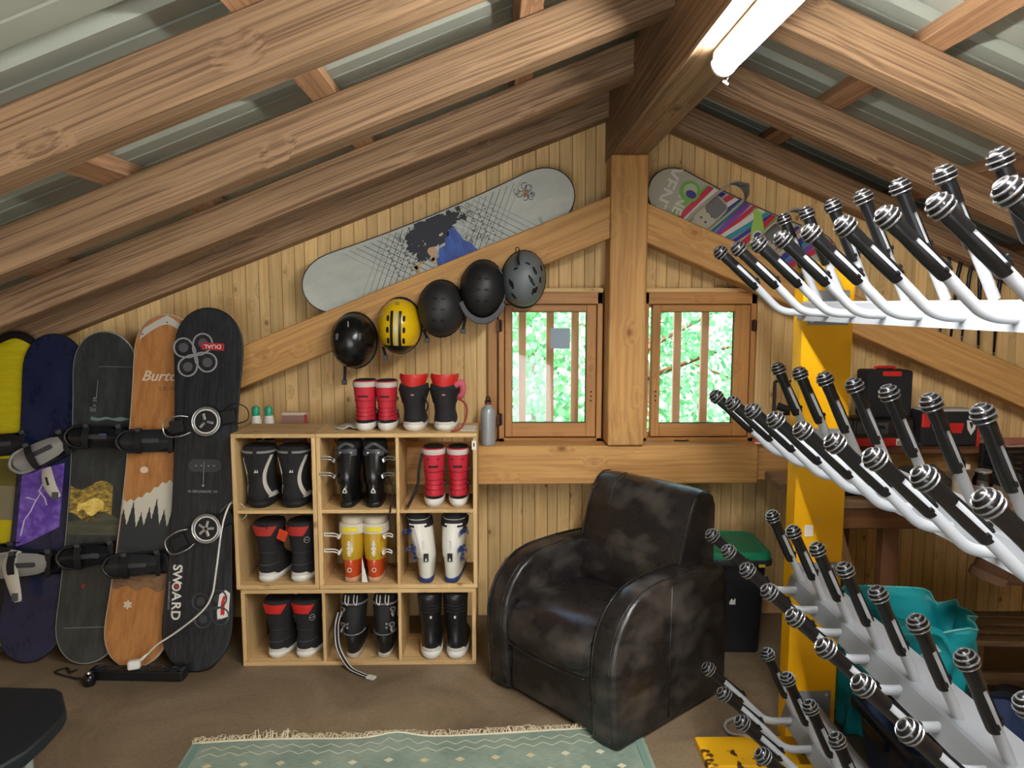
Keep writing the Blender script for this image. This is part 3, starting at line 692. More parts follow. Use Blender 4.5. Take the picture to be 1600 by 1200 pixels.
# row 2 middle: yellow and orange ski boots
for x, sd, l, rz in ((-.655, -1, 'yellow and orange ski boot with white levers reaching left', -3), (-.548, 1, 'yellow and orange ski boot with white levers on its right', 3)):
    yel = plain('translucent_yellow', (190, 152, 36), .25, coat=.5); org = plain('translucent_orange', (196, 74, 30), .25, coat=.5)
    t, lo, cu = ski_boot(x, 3.212, FL[2], rz, l, 'yellow and orange ski boots', H=.288, hw=.052, side=sd, low=org, cuff=yel, lever=M_wht, liner=plain('cream_fabric', (206, 198, 180), .8), lever_len=.07 if sd < 0 else .03, sole_m=plain('clear_sole', (190, 150, 120), .4))
    cr_ = plain('cream_fabric', (206, 198, 180), .8)
    cu.patch(.222, .262, 0, lambda q: 84, .006, 5, 18).build('cuff_wrap', cr_, t, smooth='auto')
    cu.patch(.232, .250, 0, lambda q: 26, .010, 3, 8).build('label_patch', plain('bright_yellow_print', (226, 206, 40), .5), t, smooth='auto')
    p = cu.pt(.16, R(-90), .006); m = MB()
    for zz, a in ((.132, .005), (.142, .008), (.152, .006), (.162, .009), (.172, .006), (.182, .008), (.192, .005)): m.box(p.x-a, p.x+a, p.y-.002, p.y+.004, zz-.0045, zz+.0035)
    m.build('lettering', M_wht, t)
    p = lo.pt(.062, R(-90), .004); m = MB(); m.tube([(p.x+.009*math.cos(a), p.y, .064+.009*math.sin(a)) for a in [2*PI*q/14 for q in range(14)]], .0016, 5, closed=True); m.build('badge', M_wht, t)
m = MB(); m.prism([(-.604, .375), (-.578, .375), (-.592, .44), (-.602, .49)], 3.215, 3.225); tag(m.build('cloth_flap', M_wht, bevel=.002), 'white fabric flap standing between the yellow ski boots', 'cloth')
# row 2 right: white ski boots with navy cuffs
for x, sd, l, rz, sp in ((-.318, -1, 'white ski boot leaning left in the middle row, right cell', 4, -.035), (-.212, 1, 'white ski boot standing upright beside the side panel, middle row', -6, .008)):
    wht = plain('gloss_white', (226, 224, 214), .25); nav = plain('navy_plastic', (34, 56, 110), .4)
    t, lo, cu = ski_boot(x, 3.20, FL[2]+.0, rz, l, 'white ski boots', H=.318, hw=.050, side=sd, low=wht, cuff=wht, lever=nav, liner=M_blkfab, nbuck=2, splay=sp, sole_m=nav, lever_len=.02)
    cu.patch(.252, .283, 0, 100, .004, 5, 20).build('cuff_band', M_blkm, t, smooth='auto')
    cu.patch(.262, .268, 6*sd, 34, .0065, 3, 8).build('band_mark', M_wht, t, smooth='auto')
    p = lo.pt(.11, R(-90), .006); m = MB(); m.box(p.x-.011, p.x+.011, p.y-.004, p.y+.003, .105, .142); m.build('walk_switch', M_blk, t, bevel=.002)
    m = MB(); m.prism([(-.005, .110), (.005, .110), (.0, .124)], p.y-.0055, p.y-.003, M=Matrix.Translation((p.x, 0, 0))); m.build('switch_mark', M_wht, t)
    q = cu.pt(.17, R(-90), .0045); m = MB()
    for zz in (.165, .178, .192): m.tube([(q.x+.0045*math.cos(a), q.y, zz+.005*math.sin(a)) for a in [2*PI*w_/10 for w_ in range(10)]], .0009, 4, closed=True)
    m.build('lettering', plain('grey_print', (150, 150, 152), .5), t)
    m = MB()
    for i in range(4):
        b = cu.pt(.10+.02*i, R(-20) if sd > 0 else R(200), .003); m.box(b.x-.008, b.x+.008, b.y-.012, b.y+.010, b.z-.004, b.z+.006, None)
    m.build('side_mark', nav, t, bevel=.001)
    b = cu.pt(.235, R(-25) if sd > 0 else R(205), .004); m = MB(); m.lathe([(.014, -.008), (.016, 0), (.012, .008)], 14, Matrix.Translation(b) @ Matrix.Rotation(R(90), 4, 'Y')); m.build('dial_knob', M_blk, t, smooth='auto')
# row 3 middle: black ski boots with silver buckles
for x, sd, l in ((-.655, -1, 'matt black ski boot with silver buckles and long white-edged strap'), (-.515, 1, 'matt black ski boot with silver buckles, bottom middle cell right')):
    t, lo, cu = ski_boot(x, 3.215, FL[3], 0, l, 'matt black ski boots', H=.285, hw=.050, side=sd, low=M_blk, cuff=M_blkm, lever_len=0, sole_m=plain('pale_sole', (176, 168, 156), .5))
    for zz in (.16, .225):
        p = cu.pt(zz, R(-90+38*sd), .006); m = MB(); m.prism([(q0, q1) for q0, q1 in rr(-.016, .016, -.009, .009, .008, 4)], -.003, .003, M=Matrix.Translation(p) @ Matrix.Rotation(R(42*sd), 4, 'Z')); b_ = m.build('buckle', M_sil, t, bevel=.001)
        m = MB(); m.prism([(q0, q1) for q0, q1 in rr(-.007, .007, -.004, .004, .003, 3)], -.0045, -.002, M=Matrix.Translation(p) @ Matrix.Rotation(R(42*sd), 4, 'Z')); m.build('buckle_slot', M_blk, b_)
    for zz in (.150, .166):
        p = cu.pt(zz, R(-90+14*sd), .005); m = MB(); m.lathe([(.005, 0), (.005, .003)], 10, Matrix.Translation(p) @ Matrix.Rotation(R(90), 4, 'X')); m.build('rivet', M_sil, t)
    lo.patch(.115, .118, 0, 80, .012, 2, 14).build('hinge_line', plain('grey_trim', (126, 126, 128), .6), t, smooth='auto')
    for dx in (-.02, .018):
        m = MB(); m.tube(cr([(dx-.006, .022, .292), (dx-.008, .014, .262), (dx+.004, .012, .25), (dx+.008, .02, .29)]), .003, 6); m.build('lace_loop', plain('pale_grey_trim', (196, 190, 182), .6), t, smooth=True)
    cu.patch(.245, .25, 0, 80, .006, 2, 16).build('cuff_line', plain('grey_trim', (126, 126, 128), .6), t, smooth='auto')
def ribbon(pts, wv, th, n=8):
    """flat strap through points, width vector wv"""
    P = cr(pts, n); wv = Vector(wv); m = MB(); rings = []
    for i, p in enumerate(P):
        t = (P[min(i+1, len(P)-1)]-P[max(i-1, 0)]).normalized(); nrm = t.cross(wv).normalized()*th/2; h = wv/2
        rings.append([p-h-nrm, p+h-nrm, p+h+nrm, p-h+nrm])
    return m.loft(rings)
sp = [(-.705, 3.215, .24), (-.716, 3.200, .18), (-.712, 3.192, .10), (-.690, 3.185, .045), (-.650, 3.150, .012), (-.600, 3.110, .008), (-.560, 3.085, .006)]
st = empty('long_strap', (0, 0, 0), label='long black strap with white edges trailing from a boot onto the floor', cat='strap')
ribbon(sp, (.019, .016, 0), .002).build('webbing', M_blkfab, st)
for k in (-1, 1): ribbon([Vector(p)+Vector((.0062*k, .0052*k-.0006, .0007)) for p in sp], (.0028, .0024, 0), .0026).build('edge_stripe', M_wht, st)
M = Matrix.Translation((-.548, 3.078, .008)) @ Matrix.Rotation(R(-25), 4, 'Z'); MB().box(-.018, .02, -.014, .014, -.006, .003, M).build('end_tab', plain('clear_tab', (206, 204, 196), .3), st, bevel=.002)
# row 3 right: tall black boots with thick white soles
for x, l, rz in ((-.300, 'tall black soft boot with thick white sole, bottom right cell left', 3), (-.193, 'tall black soft boot with thick white sole, bottom right cell right', -4)):
    t, s = soft_boot(x, 3.20, FL[3], rz, l, 'tall black boots with white soles', H=.300, hw=.053, body=plain('black_leatherette', (26, 26, 28), .35), sole=M_whtrub, sole_h=.034, top_flare=1.0, lean=-.006)
    MB().box(-.0045, .0045, s.pt(.2, R(-90), .003).y-.001, s.pt(.2, R(-90)).y+.001, .195, .205).build('badge', M_wht, t)
    for zz in (.222, .238, .252): s.patch(zz, zz+.004, 0, 44, .004, 2, 10).build('padded_rib', M_blkfab, t, smooth='auto')
    s.patch(.11, .155, 0, lambda q: 16, .003, 5, 6).build('heel_panel', M_blk, t, smooth='auto')

# ------------------------------------------------------------------ helmets
def helmet(px, pz, rx, rz_, depth, rot, label, shell, vents, yb=3.475, strap=None, brim=None, extra=None):
    t = empty('helmet', (px, yb, pz), 0, label, 'helmet', 'helmets hung on the slanting brace')
    t.rotation_euler = (0, R(rot), 0)
    def S(u, v, off=0):
        """u,v in the unit disc: x = u, z = v"""
        q = min(1, u*u+v*v); n = 2.3
        d = (1-min(1, math.sqrt(q))**n)**(1/n)
        return Vector((u*(rx+off), -(depth+off)*d, v*(rz_+off)))
    rings = []
    seg = 32
    for k in range(0, 13):
        a = math.sin(k/12*PI/2); rings.append([S(a*math.cos(2*PI*j/seg), a*math.sin(2*PI*j/seg)*(1+.04*math.cos(4*PI*j/seg))) for j in range(seg)])
    rings.append([Vector((p.x*.985, .022, p.z*.985)) for p in rings[-1]])
    rings.append([Vector((p.x*.90, .026, p.z*.90)) for p in rings[-1]])
    rings.append([Vector((p.x*.80, -.02, p.z*.82)) for p in rings[-1]])
    MB().loft(rings[1:], True, True).build('shell', shell, t, smooth='auto', ang=50)
    m = MB(); m.tube([Vector((rx*.965*math.cos(2*PI*j/28), .02, rz_*.97*math.sin(2*PI*j/28))) for j in range(28)], .009, 8, closed=True); m.build('padding_rim', M_blkfab, t, smooth=True)
    dk = plain('vent_dark', (6, 6, 7), .7)
    for (u, v, a, b, r_) in vents:
        m = MB(); n = 10; pts = []; pin = []
        for j in range(n):
            c, s_ = math.cos(2*PI*j/n), math.sin(2*PI*j/n); c = sgp(c, .7); s_ = sgp(s_, .7)
            du = (c*a*math.cos(R(r_))-s_*b*math.sin(R(r_)))/rx; dv = (c*a*math.sin(R(r_))+s_*b*math.cos(R(r_)))/rz_
            pts.append(S(u+du, v+dv, .0012)); pin.append(S(u+du*1.2, v+dv*1.2, -.003))
        m.loft([pin, pts], False, True); m.build('vent', dk, t)
    if strap is not None:
        for (sx, sz, L, bend) in strap:
            m = ribbon([(sx, 0, sz), (sx+bend*.3, .004, sz-L*.4), (sx+bend, 0, sz-L)], (.014, 0, 0), .003); so = m.build('chin_strap', M_blkfab, t)
            MB().box(sx+bend-.013, sx+bend+.011, -.006, .006, sz-L-.02, sz-L+.002).build('buckle', M_blk, so, bevel=.002)
    if extra: extra(t, S)
    return t
def ex_black(t, S):
    p = S(0, .55, .001); MB().box(-.002, .002, p.y-.001, p.y+.002, p.z-.012, p.z+.02).build('lettering', plain('grey_print', (150, 150, 152), .5), t)
    for u in (-.48, .48):
        p = S(u, .18, .002); m = MB(); m.prism([(-.006, -.016), (.006, -.010), (.007, .016), (-.004, .012)], -.002, .001, M=Matrix.Translation(p)); m.build('vent_trim', M_gry, t)
helmet(-.663, 1.432, .102, .128, .15, 0, 'glossy black helmet with four corner vents, lowest and leftmost of the row', plain('gloss_black_helmet', (18, 19, 21), .25), [(-.5, .15, .007, .020, 20), (.5, .15, .007, .020, -20), (-.5, -.5, .006, .016, -25), (.5, -.5, .006, .016, 25), (-.75, .42, .006, .016, 25), (.75, .42, .006, .016, -25)], strap=[(-.045, -.115, .07, -.004)], extra=ex_black)
def ex_yel(t, S):
    for x_, mt in ((-.018, M_blk), (.018, M_blk)):
        m = MB(); rings = []
        for i in range(13):
            v = -.82+1.35*i/12
            rings.append([S((x_-.006)/.098, v, .0), S((x_-.006)/.098, v, .003), S((x_+.006)/.098, v, .003), S((x_+.006)/.098, v, .0)])
        m.loft(rings); m.build('centre_stripe', mt, t)
    m = MB(); rings = []
    for i in range(13):
        v = -.8+1.3*i/12
        rings.append([S(-.006/.098, v, .0), S(-.006/.098, v, .002), S(.006/.098, v, .002), S(.006/.098, v, .0)])
    m.loft(rings); m.build('centre_ridge', plain('pale_stripe', (196, 190, 150), .3), t)
    m = MB(); rings = []
    for i in range(7):
        v = -.66-.30*i/6; h = math.sqrt(max(0, .999-v*v)); rings.append([S(-h+2*h*j/16, v-.10*(1-(2*j/16-1)**2)*.0, .0022) for j in range(17)])
    m.loft(rings, False, False, closed=False); m.build('rear_band', M_blk, t, smooth=True, recalc=False)
    p = S(0, .78, .002); text('OJ', .018, plain('dark_grey_band', (62, 62, 66), .5), 'lettering', t, onxz(p.x, p.y-.004, p.z))
    for u in (-.25, 0, .25): pass
helmet(-.452, 1.50, .098, .128, .15, 2, 'yellow helmet with twin black centre stripes, second from left', plain('yellow_helmet', (232, 190, 20), .25), [(-.36, .28, .006, .013, 0), (.36, .28, .006, .013, 0), (-.37, -.12, .006, .013, 0), (.37, -.12, .006, .013, 0), (-.35, -.5, .006, .013, 0), (.35, -.5, .006, .013, 0)], strap=[(-.075, -.10, .04, .012)], extra=ex_yel)
mv = [(-.18, .34, .010, .005, 0), (.18, .34, .010, .005, 0), (-.18, -.02, .010, .005, 0), (.18, -.02, .010, .005, 0), (-.18, -.4, .010, .005, 0), (.18, -.4, .010, .005, 0)]
helmet(-.262, 1.578, .105, .130, .15, 3, 'matt black helmet in the middle of the row, dull all over', plain('matt_black_helmet', (38, 39, 41), .55), mv, strap=[(-.075, -.10, .04, .018)])
def ex_gog(t, S):
    m = MB(); rings = []
    for i in range(15):
        a = R(205+130*i/14); c, s_ = math.cos(a), math.sin(a)
        o = Vector((c*.108, -.06, s_*.138)); rings.append([o+Vector((0, .05, 0)), o+Vector((c*.008, .02, s_*.014)), o+Vector((c*.006, -.03, s_*.016)), o+Vector((-c*.012, -.03, -s_*.01))])
    m.loft(rings, closed=True); m.build('goggle_frame', plain('charcoal_frame', (46, 48, 52), .4), t, smooth='auto')
    m = MB(); rings = []
    for i in range(15):
        a = R(215+110*i/14); c, s_ = math.cos(a), math.sin(a); o = Vector((c*.112, -.03, s_*.155)); rings.append([o, o+Vector((c*.003, -.03, s_*.003)), o+Vector((-c*.006, -.035, -s_*.018)), o+Vector((-c*.008, 0, -s_*.012))])
    m.loft(rings, closed=True); m.build('goggle_lens', plain('mirror_lens', (120, 88, 104), .15, .6), t, smooth=True)
    m = MB(); m.tube([Vector((.103*math.cos(R(a)), -.03, .132*math.sin(R(a)))) for a in range(-40, 60, 10)], .004, 6); m.build('rim_line', plain('teal_grey_trim', (110, 140, 150), .5), t, smooth=True)
helmet(-.068, 1.665, .103, .135, .155, 2, 'matt black helmet with goggles strapped along its lower edge', plain('matt_black_helmet_two', (32, 33, 35), .5), mv, strap=[(-.08, -.125, .06, -.006)], extra=ex_gog)
def ex_gr(t, S):
    m = ribbon([(-.03, S(-.3, .9).y-.01, .125), (-.036, -.14, .09), (-.030, -.168, .055)], (.010, 0, 0), .003); m.build('goggle_clip', M_blk, t)
    m = MB(); m.tube([Vector((-.04+.008*math.cos(a), -.1, .125+.011*math.sin(a))) for a in [2*PI*k/12 for k in range(12)]], .002, 5, closed=True); m.build('clip_ring', M_blk, t)
helmet(.118, 1.712, .100, .130, .155, 4, 'grey helmet with slanted slot vents, highest and rightmost of the row', plain('grey_helmet', (104, 112, 116), .45), [(.42, .28, .006, .018, 30), (.26, -.02, .005, .020, 30), (.36, -.1, .005, .020, 30), (.42, -.42, .005, .015, -12), (.54, -.36, .005, .015, -12), (-.52, -.25, .005, .018, 18), (-.62, -.18, .004, .016, 18), (-.42, -.62, .004, .016, 45), (.72, .4, .004, .014, 20), (.1, .5, .012, .004, -20), (-.42, .3, .010, .004, 30), (.70, -.02, .004, .014, 5)], strap=[], extra=ex_gr)
# ------------------------------------------------------------------ snowboards
class Board:
    """local frame: x across, z along from the lower tip, -y is the face towards the room"""
    def __init__(s, M, L, wt, ww, mat, label, edge=M_blk, curl=.05, group=None, ncurl=.18):
        s.L, s.wt, s.ww, s.curl, s.nc = L, wt, ww, curl, ncurl
        s.t = empty('snowboard', (0, 0, 0), label=label, cat='snowboard', group=group); s.t.matrix_local = M
        th = .010; rings = []; zs = [L*(1-math.cos(PI*i/40))/2 for i in range(41)]
        m = MB(); n = 9
        for z in zs:
            h = max(s.hw(z), .004); y = s.y(z)
            rings.append([(-h+2*h*k/n, y-th/2, z) for k in range(n+1)]+[(h-2*h*k/n, y+th/2, z) for k in range(n+1)])
        m.loft(rings); s.th = th
        s.body = m.build('board', [mat], s.t, smooth='auto', ang=30)
        m = MB(); ol = [(s.hw(z), z) for z in zs]; ol = [(h, z) for h, z in ol]+[(-h, z) for h, z in ol[::-1]]
        m.tube([(x, s.y(z), z) for x, z in ol], .0052, 6, closed=True); m.build('steel_edge', edge, s.t, smooth=True)
    def hw(s, z):
        t = z/s.L; rt = s.wt/2; R_ = rt*1.25
        body = s.ww/2+(s.wt-s.ww)/2*min(1, (abs(t-.5)/.36)**2)
        for d in (z, s.L-z):
            if d < R_: body = min(body, rt*(max(0, 1-((R_-d)/R_)**2.3))**.5)
        return body
    def y(s, z):
        o = 0; nz = s.nc*s.L
        for d in (z, s.L-z):
            if d < nz: o -= s.curl*((nz-d)/nz)**2
        return o
    def poly(s, name, pts, mat, lift=.0010, parent=None):
        """flat print: outline in (x, z), laid on the face"""
        m = MB(); a = [Vector((x, s.y(z)-s.th/2-lift, z)) for x, z in pts]; b = [Vector((x, s.y(z)-s.th/2+.001, z)) for x, z in pts]
        n = len(pts); m.add(a+b, [tuple(range(n)), tuple(range(2*n-1, n-1, -1))]+[(i, i+n, (i+1) % n+n, (i+1) % n) for i in range(n)])
        return m.build(name, mat, parent or s.t)
    def band(s, name, f0, f1, mat, lift=.0008, nx=36, nz=6, x0=-1, x1=1):
        """print between the curves z=f0(u) and z=f1(u), u across the board in -1..1"""
        m = MB(); rings = []
        for i in range(nx+1):
            u = x0+(x1-x0)*i/nx; r = []
            for k in range(nz+1):
                z = f0(u)+(f1(u)-f0(u))*k/nz; r.append(Vector((u*(s.hw(z)-.004), s.y(z)-s.th/2-lift, z)))
            r += [Vector((p.x, p.y+lift+.001, p.z)) for p in r[::-1]]
            rings.append(r)
        m.loft(rings); return m.build(name, mat, s.t)
    def text(s, txt, size, mat, x, z, rot=0, **k):
        return text(txt, size, mat, 'lettering', s.t, onxz(x, s.y(z)-s.th/2-.0012, z, rot), **k)
def lean(p0, p1, y0, y1, rot=0):
    """frame with z from p0 to p1 (x, z) at depths y0, y1"""
    a = Vector((p0[0], y0, p0[1])); b = Vector((p1[0], y1, p1[1])); z = (b-a).normalized(); x = Vector((1, 0, 0)); x = (x-z*x.dot(z)).normalized(); y = z.cross(x)
    M = Matrix((x, y, z)).transposed().to_4x4(); M.translation = a
    if rot: M = M @ Matrix.Rotation(R(rot), 4, 'Z')
    return M, (b-a).length
def sheen(name, c, c2=None, rough=.3, scale=(1, 1, 6)):
    m, N, L, B = newmat(name); tc = N.new('ShaderNodeTexCoord'); mp = N.new('ShaderNodeMapping'); mp.inputs['Scale'].default_value = scale
    nz = N.new('ShaderNodeTexNoise'); nz.inputs['Scale'].default_value = 7; nz.inputs['Detail'].default_value = 6; nz.inputs['Roughness'].default_value = .7
    L.new(tc.outputs['Object'], mp.inputs[0]); L.new(mp.outputs[0], nz.inputs['Vector'])
    mx = N.new('ShaderNodeMix'); mx.data_type = 'RGBA'; mx.inputs['A'].default_value = rgb(*c); mx.inputs['B'].default_value = rgb(*(c2 or c))
    mr = N.new('ShaderNodeMapRange'); mr.inputs['From Min'].default_value = .42; mr.inputs['From Max'].default_value = .66
    L.new(nz.outputs[0], mr.inputs['Value']); L.new(mr.outputs[0], mx.inputs['Factor']); L.new(mx.outputs['Result'], B.inputs['Base Color'])
    rr_ = N.new('ShaderNodeMapRange'); rr_.inputs['To Min'].default_value = rough*.8; rr_.inputs['To Max'].default_value = rough*1.5; L.new(nz.outputs[0], rr_.inputs['Value']); L.new(rr_.outputs[0], B.inputs['Roughness'])
    return m
M_wtr = plain('scuffed_white', (196, 194, 184), .5)
def binding(bd, x, z, rot, plate, back, strapm, style='folded', size=1.0, loop=None, strap_drop=None, flip=1):
    """strap binding standing on the board face; local x = towards the heel"""
    M = Matrix.Translation((x, bd.y(z)-bd.th/2, z)) @ Matrix.Rotation(R(rot), 4, 'Y') @ Matrix.Diagonal((size*flip, size, size, 1))
    loop = loop or plate
    root = MB().prism(rr(-.125, .105, -.045, .045, .035, 5), -.022, 0, M=M).build('binding_base', plate, bd.t, bevel=.003)
    m = MB(); m.lathe([(.040, 0), (.040, .004), (.034, .007)], 22, M @ Matrix.Translation((-.01, -.022, 0)) @ Matrix.Rotation(R(90), 4, 'X')); m.build('disc', strapm, root, smooth='auto')
    for a in range(4):
        q = M @ Matrix.Translation((-.01+.018*math.cos(PI/4+a*PI/2), -.028, .018*math.sin(PI/4+a*PI/2))); m = MB(); m.lathe([(.005, 0), (.005, .004)], 8, q @ Matrix.Rotation(R(90), 4, 'X')); m.build('screw', M_sil, root)
    # side rails and heel loop
    for sg in (-1, 1):
        m = MB(); m.prism([(-.12, 0), (.10, 0), (.11, -.055), (.06, -.045), (-.04, -.026), (-.12, -.026)], sg*.045, sg*.051, 'xy', M); m.build('side_rail', plate, root, bevel=.002)
    m = MB(); m.tube([M @ Vector(p) for p in cr([(.055, -.045, -.049), (.115, -.055, -.042), (.142, -.062, 0), (.115, -.055, .042), (.055, -.045, .049)], 6)], .0065*size, 7); m.build('heel_loop', loop, root, smooth=True)
    if style == 'folded':
        prof = [(.12, .030), (.105, .044), (.06, .050), (.0, .047), (-.05, .042), (-.085, .030), (-.095, .010)]
        rings = []
        for xx, h in prof:
            rings.append([M @ Vector((xx, -.052-.022*math.cos(PI/2*k/5) if 1 else 0, h*k/5)) for k in range(-5, 6)]+[M @ Vector((xx, -.046-.022*math.cos(PI/2*k/5), h*k/5*.96)) for k in range(5, -6, -1)])
        m = MB(); m.loft(rings); hb = m.build('highback', back, root, smooth='auto', ang=45)
        m = MB(); m.prism(rr(-.055, .045, -.010, .010, .008, 3), -.080, -.073, M=M); m.build('highback_bar', plain('dark_grey_band', (62, 62, 66), .5), hb, bevel=.002)
    elif style == 'up':
        prof = [(.125, -.03, .040), (.140, -.075, .050), (.150, -.12, .054), (.158, -.165, .046), (.162, -.185, .025)]
        rings = []
        for xx, yy, h in prof:
            rings.append([M @ Vector((xx-.03*(k/5)**2, yy, h*k/5)) for k in range(-5, 6)]+[M @ Vector((xx-.03*(k/5)**2-.006, yy, h*k/5*.95)) for k in range(5, -6, -1)])
        m = MB(); m.loft(rings); m.build('highback', back, root, smooth='auto', ang=45)
    # straps: arcs over the foot
    for xx, wd, hh in ((.045, .030, .095), (-.085, .024, .060)):
        P = cr([(xx, -.035, -.052), (xx-.006, -hh*.75, -.048), (xx-.012, -hh, 0), (xx-.006, -hh*.75, .048), (xx, -.035, .052)], 6)
        m = MB(); rings = []
        for i, p in enumerate(P):
            q = i/(len(P)-1); w_ = wd*(.45+.55*math.sin(PI*q)); c = Vector((0, p.y, p.z)); c = Vector((0, (p.y+.02), p.z)).normalized()*.004
            rings.append([M @ (p+Vector((-w_/2, 0, 0))), M @ (p+Vector((w_/2, 0, 0))), M @ (p+Vector((w_/2, 0, 0))+c), M @ (p+Vector((-w_/2, 0, 0))+c)])
        m.loft(rings); sr = m.build('strap', strapm, root, smooth='auto', ang=50)
        q = M @ Matrix.Translation((xx-.006, -hh*.80, .046)) @ Matrix.Rotation(R(40), 4, 'X')
        MB().box(-.010, .010, -.008, .004, -.018, .014, q).build('ratchet', M_gry, sr, bevel=.002)
    if strap_drop:
        pts, w_, mt = strap_drop
        m = MB(); P = cr([Vector(p) for p in pts], 6); rings = []
        for i, p in enumerate(P):
            t = (P[min(i+1, len(P)-1)]-P[max(i-1, 0)]).normalized(); s_ = Vector((0, 1, 0)).cross(t).normalized(); ww = w_*(.35+.65*math.sin(PI*min(1, .12+.86*i/(len(P)-1)))**.6)
            rings.append([p-s_*ww, p+Vector((0, -.008, 0))-s_*ww*.6, p+Vector((0, -.008, 0))+s_*ww*.6, p+s_*ww, p+Vector((0, .003, 0))])
        m.loft(rings); sd = m.build('ankle_strap', mt, root, smooth='auto', ang=50)
        m = MB(); m.tube([p+Vector((0, -.010, 0)) for p in P[6:-8]], .005, 6); m.build('strap_rib', strapm, sd, smooth=True)
        p = P[-3]; MB().box(p.x-.012, p.x+.012, p.y-.018, p.y-.002, p.z-.018, p.z+.016).build('ratchet', M_gry, sd, bevel=.003)
    return root
# 5: black carving board nearest the shelves
M5, L5 = lean((-1.33, 0.004), (-1.300, 1.575), 3.17, 3.44)
b5 = Board(M5, L5, .300, .262, sheen('black_carbon', (22, 24, 28), (44, 48, 54), .30, (14, 14, 1.2)), 'black carving snowboard with looping clover emblem, nearest the shelves', curl=.025)
gp = plain('grey_print', (150, 150, 152), .5); gdk = plain('dark_grey_print', (84, 84, 88), .5)
def loopmark(bd, cx, cz, rr_, rot, mat, nm='emblem'):
    for a in (45, 135, 225, 315):
        an = R(a+rot); ox, oz = cx+rr_*1.05*math.cos(an), cz+rr_*1.05*math.sin(an)
        pts = []
        for k in range(22):
            q = 2*PI*k/22; px, pz = rr_*.70*math.cos(q), rr_*.70*math.sin(q)
            if math.cos(q) > .60: px = rr_*.70*1.45*math.cos(q)**1.5; 
            qa = an+PI; pts.append((ox+px*math.cos(qa)-pz*math.sin(qa), oz+px*math.sin(qa)+pz*math.cos(qa)))
        m = MB(); m.tube([(x, bd.y(z)-bd.th/2, z) for x, z in pts], .0048, 4, closed=True)
        e = m.build(nm, mat, bd.t)
        bd.poly(nm, [(ox+rr_*.36*math.cos(2*PI*k/16), oz+rr_*.36*math.sin(2*PI*k/16)) for k in range(16)], gdk if mat is gp else mat)
loopmark(b5, -.058, 1.385, .060, 14, gp)
b5.poly('sticker', [(-.030, 1.410), (.070, 1.406), (.070, 1.438), (-.030, 1.442)], plain('red_sticker', (176, 40, 48), .5), .0056)
text('DUAL', .026, M_wht, 'lettering', b5.t, onxz(.020, b5.y(1.424)-b5.th/2-.0066, 1.424, PI), sx=1.15)
loopmark(b5, .056, .262, .052, 10, plain('dark_emblem', (58, 60, 64), .4))
b5.poly('sticker', [(.088, .215), (.136, .230), (.138, .330), (.118, .345), (.092, .325), (.084, .25)], M_wht)
b5.poly('sticker_mark', [(.100, .235), (.118, .24), (.116, .30), (.128, .32), (.108, .318), (.1, .29)], M_redp, .0016)
for ch, k in zip('SW ARD', range(6)):
    if ch != ' ': b5.text(ch, .056, M_wht, -.098, .440-k*.0415, R(90), sx=1.02, bold=.0012)
m = MB(); m.tube([(-.098+.0165*math.cos(a), -.0065, .357+.0165*math.sin(a)) for a in [2*PI*k/20 for k in range(20)]], .0038, 5, closed=True); m.build('lettering', M_wht, b5.t)
b5.poly('lettering', [(-.098+.008*math.cos(2*PI*k/12), .357+.008*math.sin(2*PI*k/12)) for k in range(12)], M_redp)
b5.text('www.swoard.com', .017, gp, -.128, .318, R(90))
b5.poly('inset_shape', rr(-.068, .075, .862, .918, .028, 4), plain('dark_emblem', (58, 60, 64), .4))
for q in (-.035, -.012, .02, .045): b5.poly('screw_dot', [(q+.003*math.cos(2*PI*k/8), .89+.003*math.sin(2*PI*k/8)) for k in range(8)], gp, .0016)
b5.poly('arrow_line', [(-.0008, .80), (.0008, .80), (.0008, .905), (-.0008, .905)], gp, .0015); b5.poly('arrow_line', [(-.008, .804), (.008, .804), (.0, .796)], gp, .0015)
b5.text('OC ADVENTURE 20', .015, gp, .0, .776, PI)
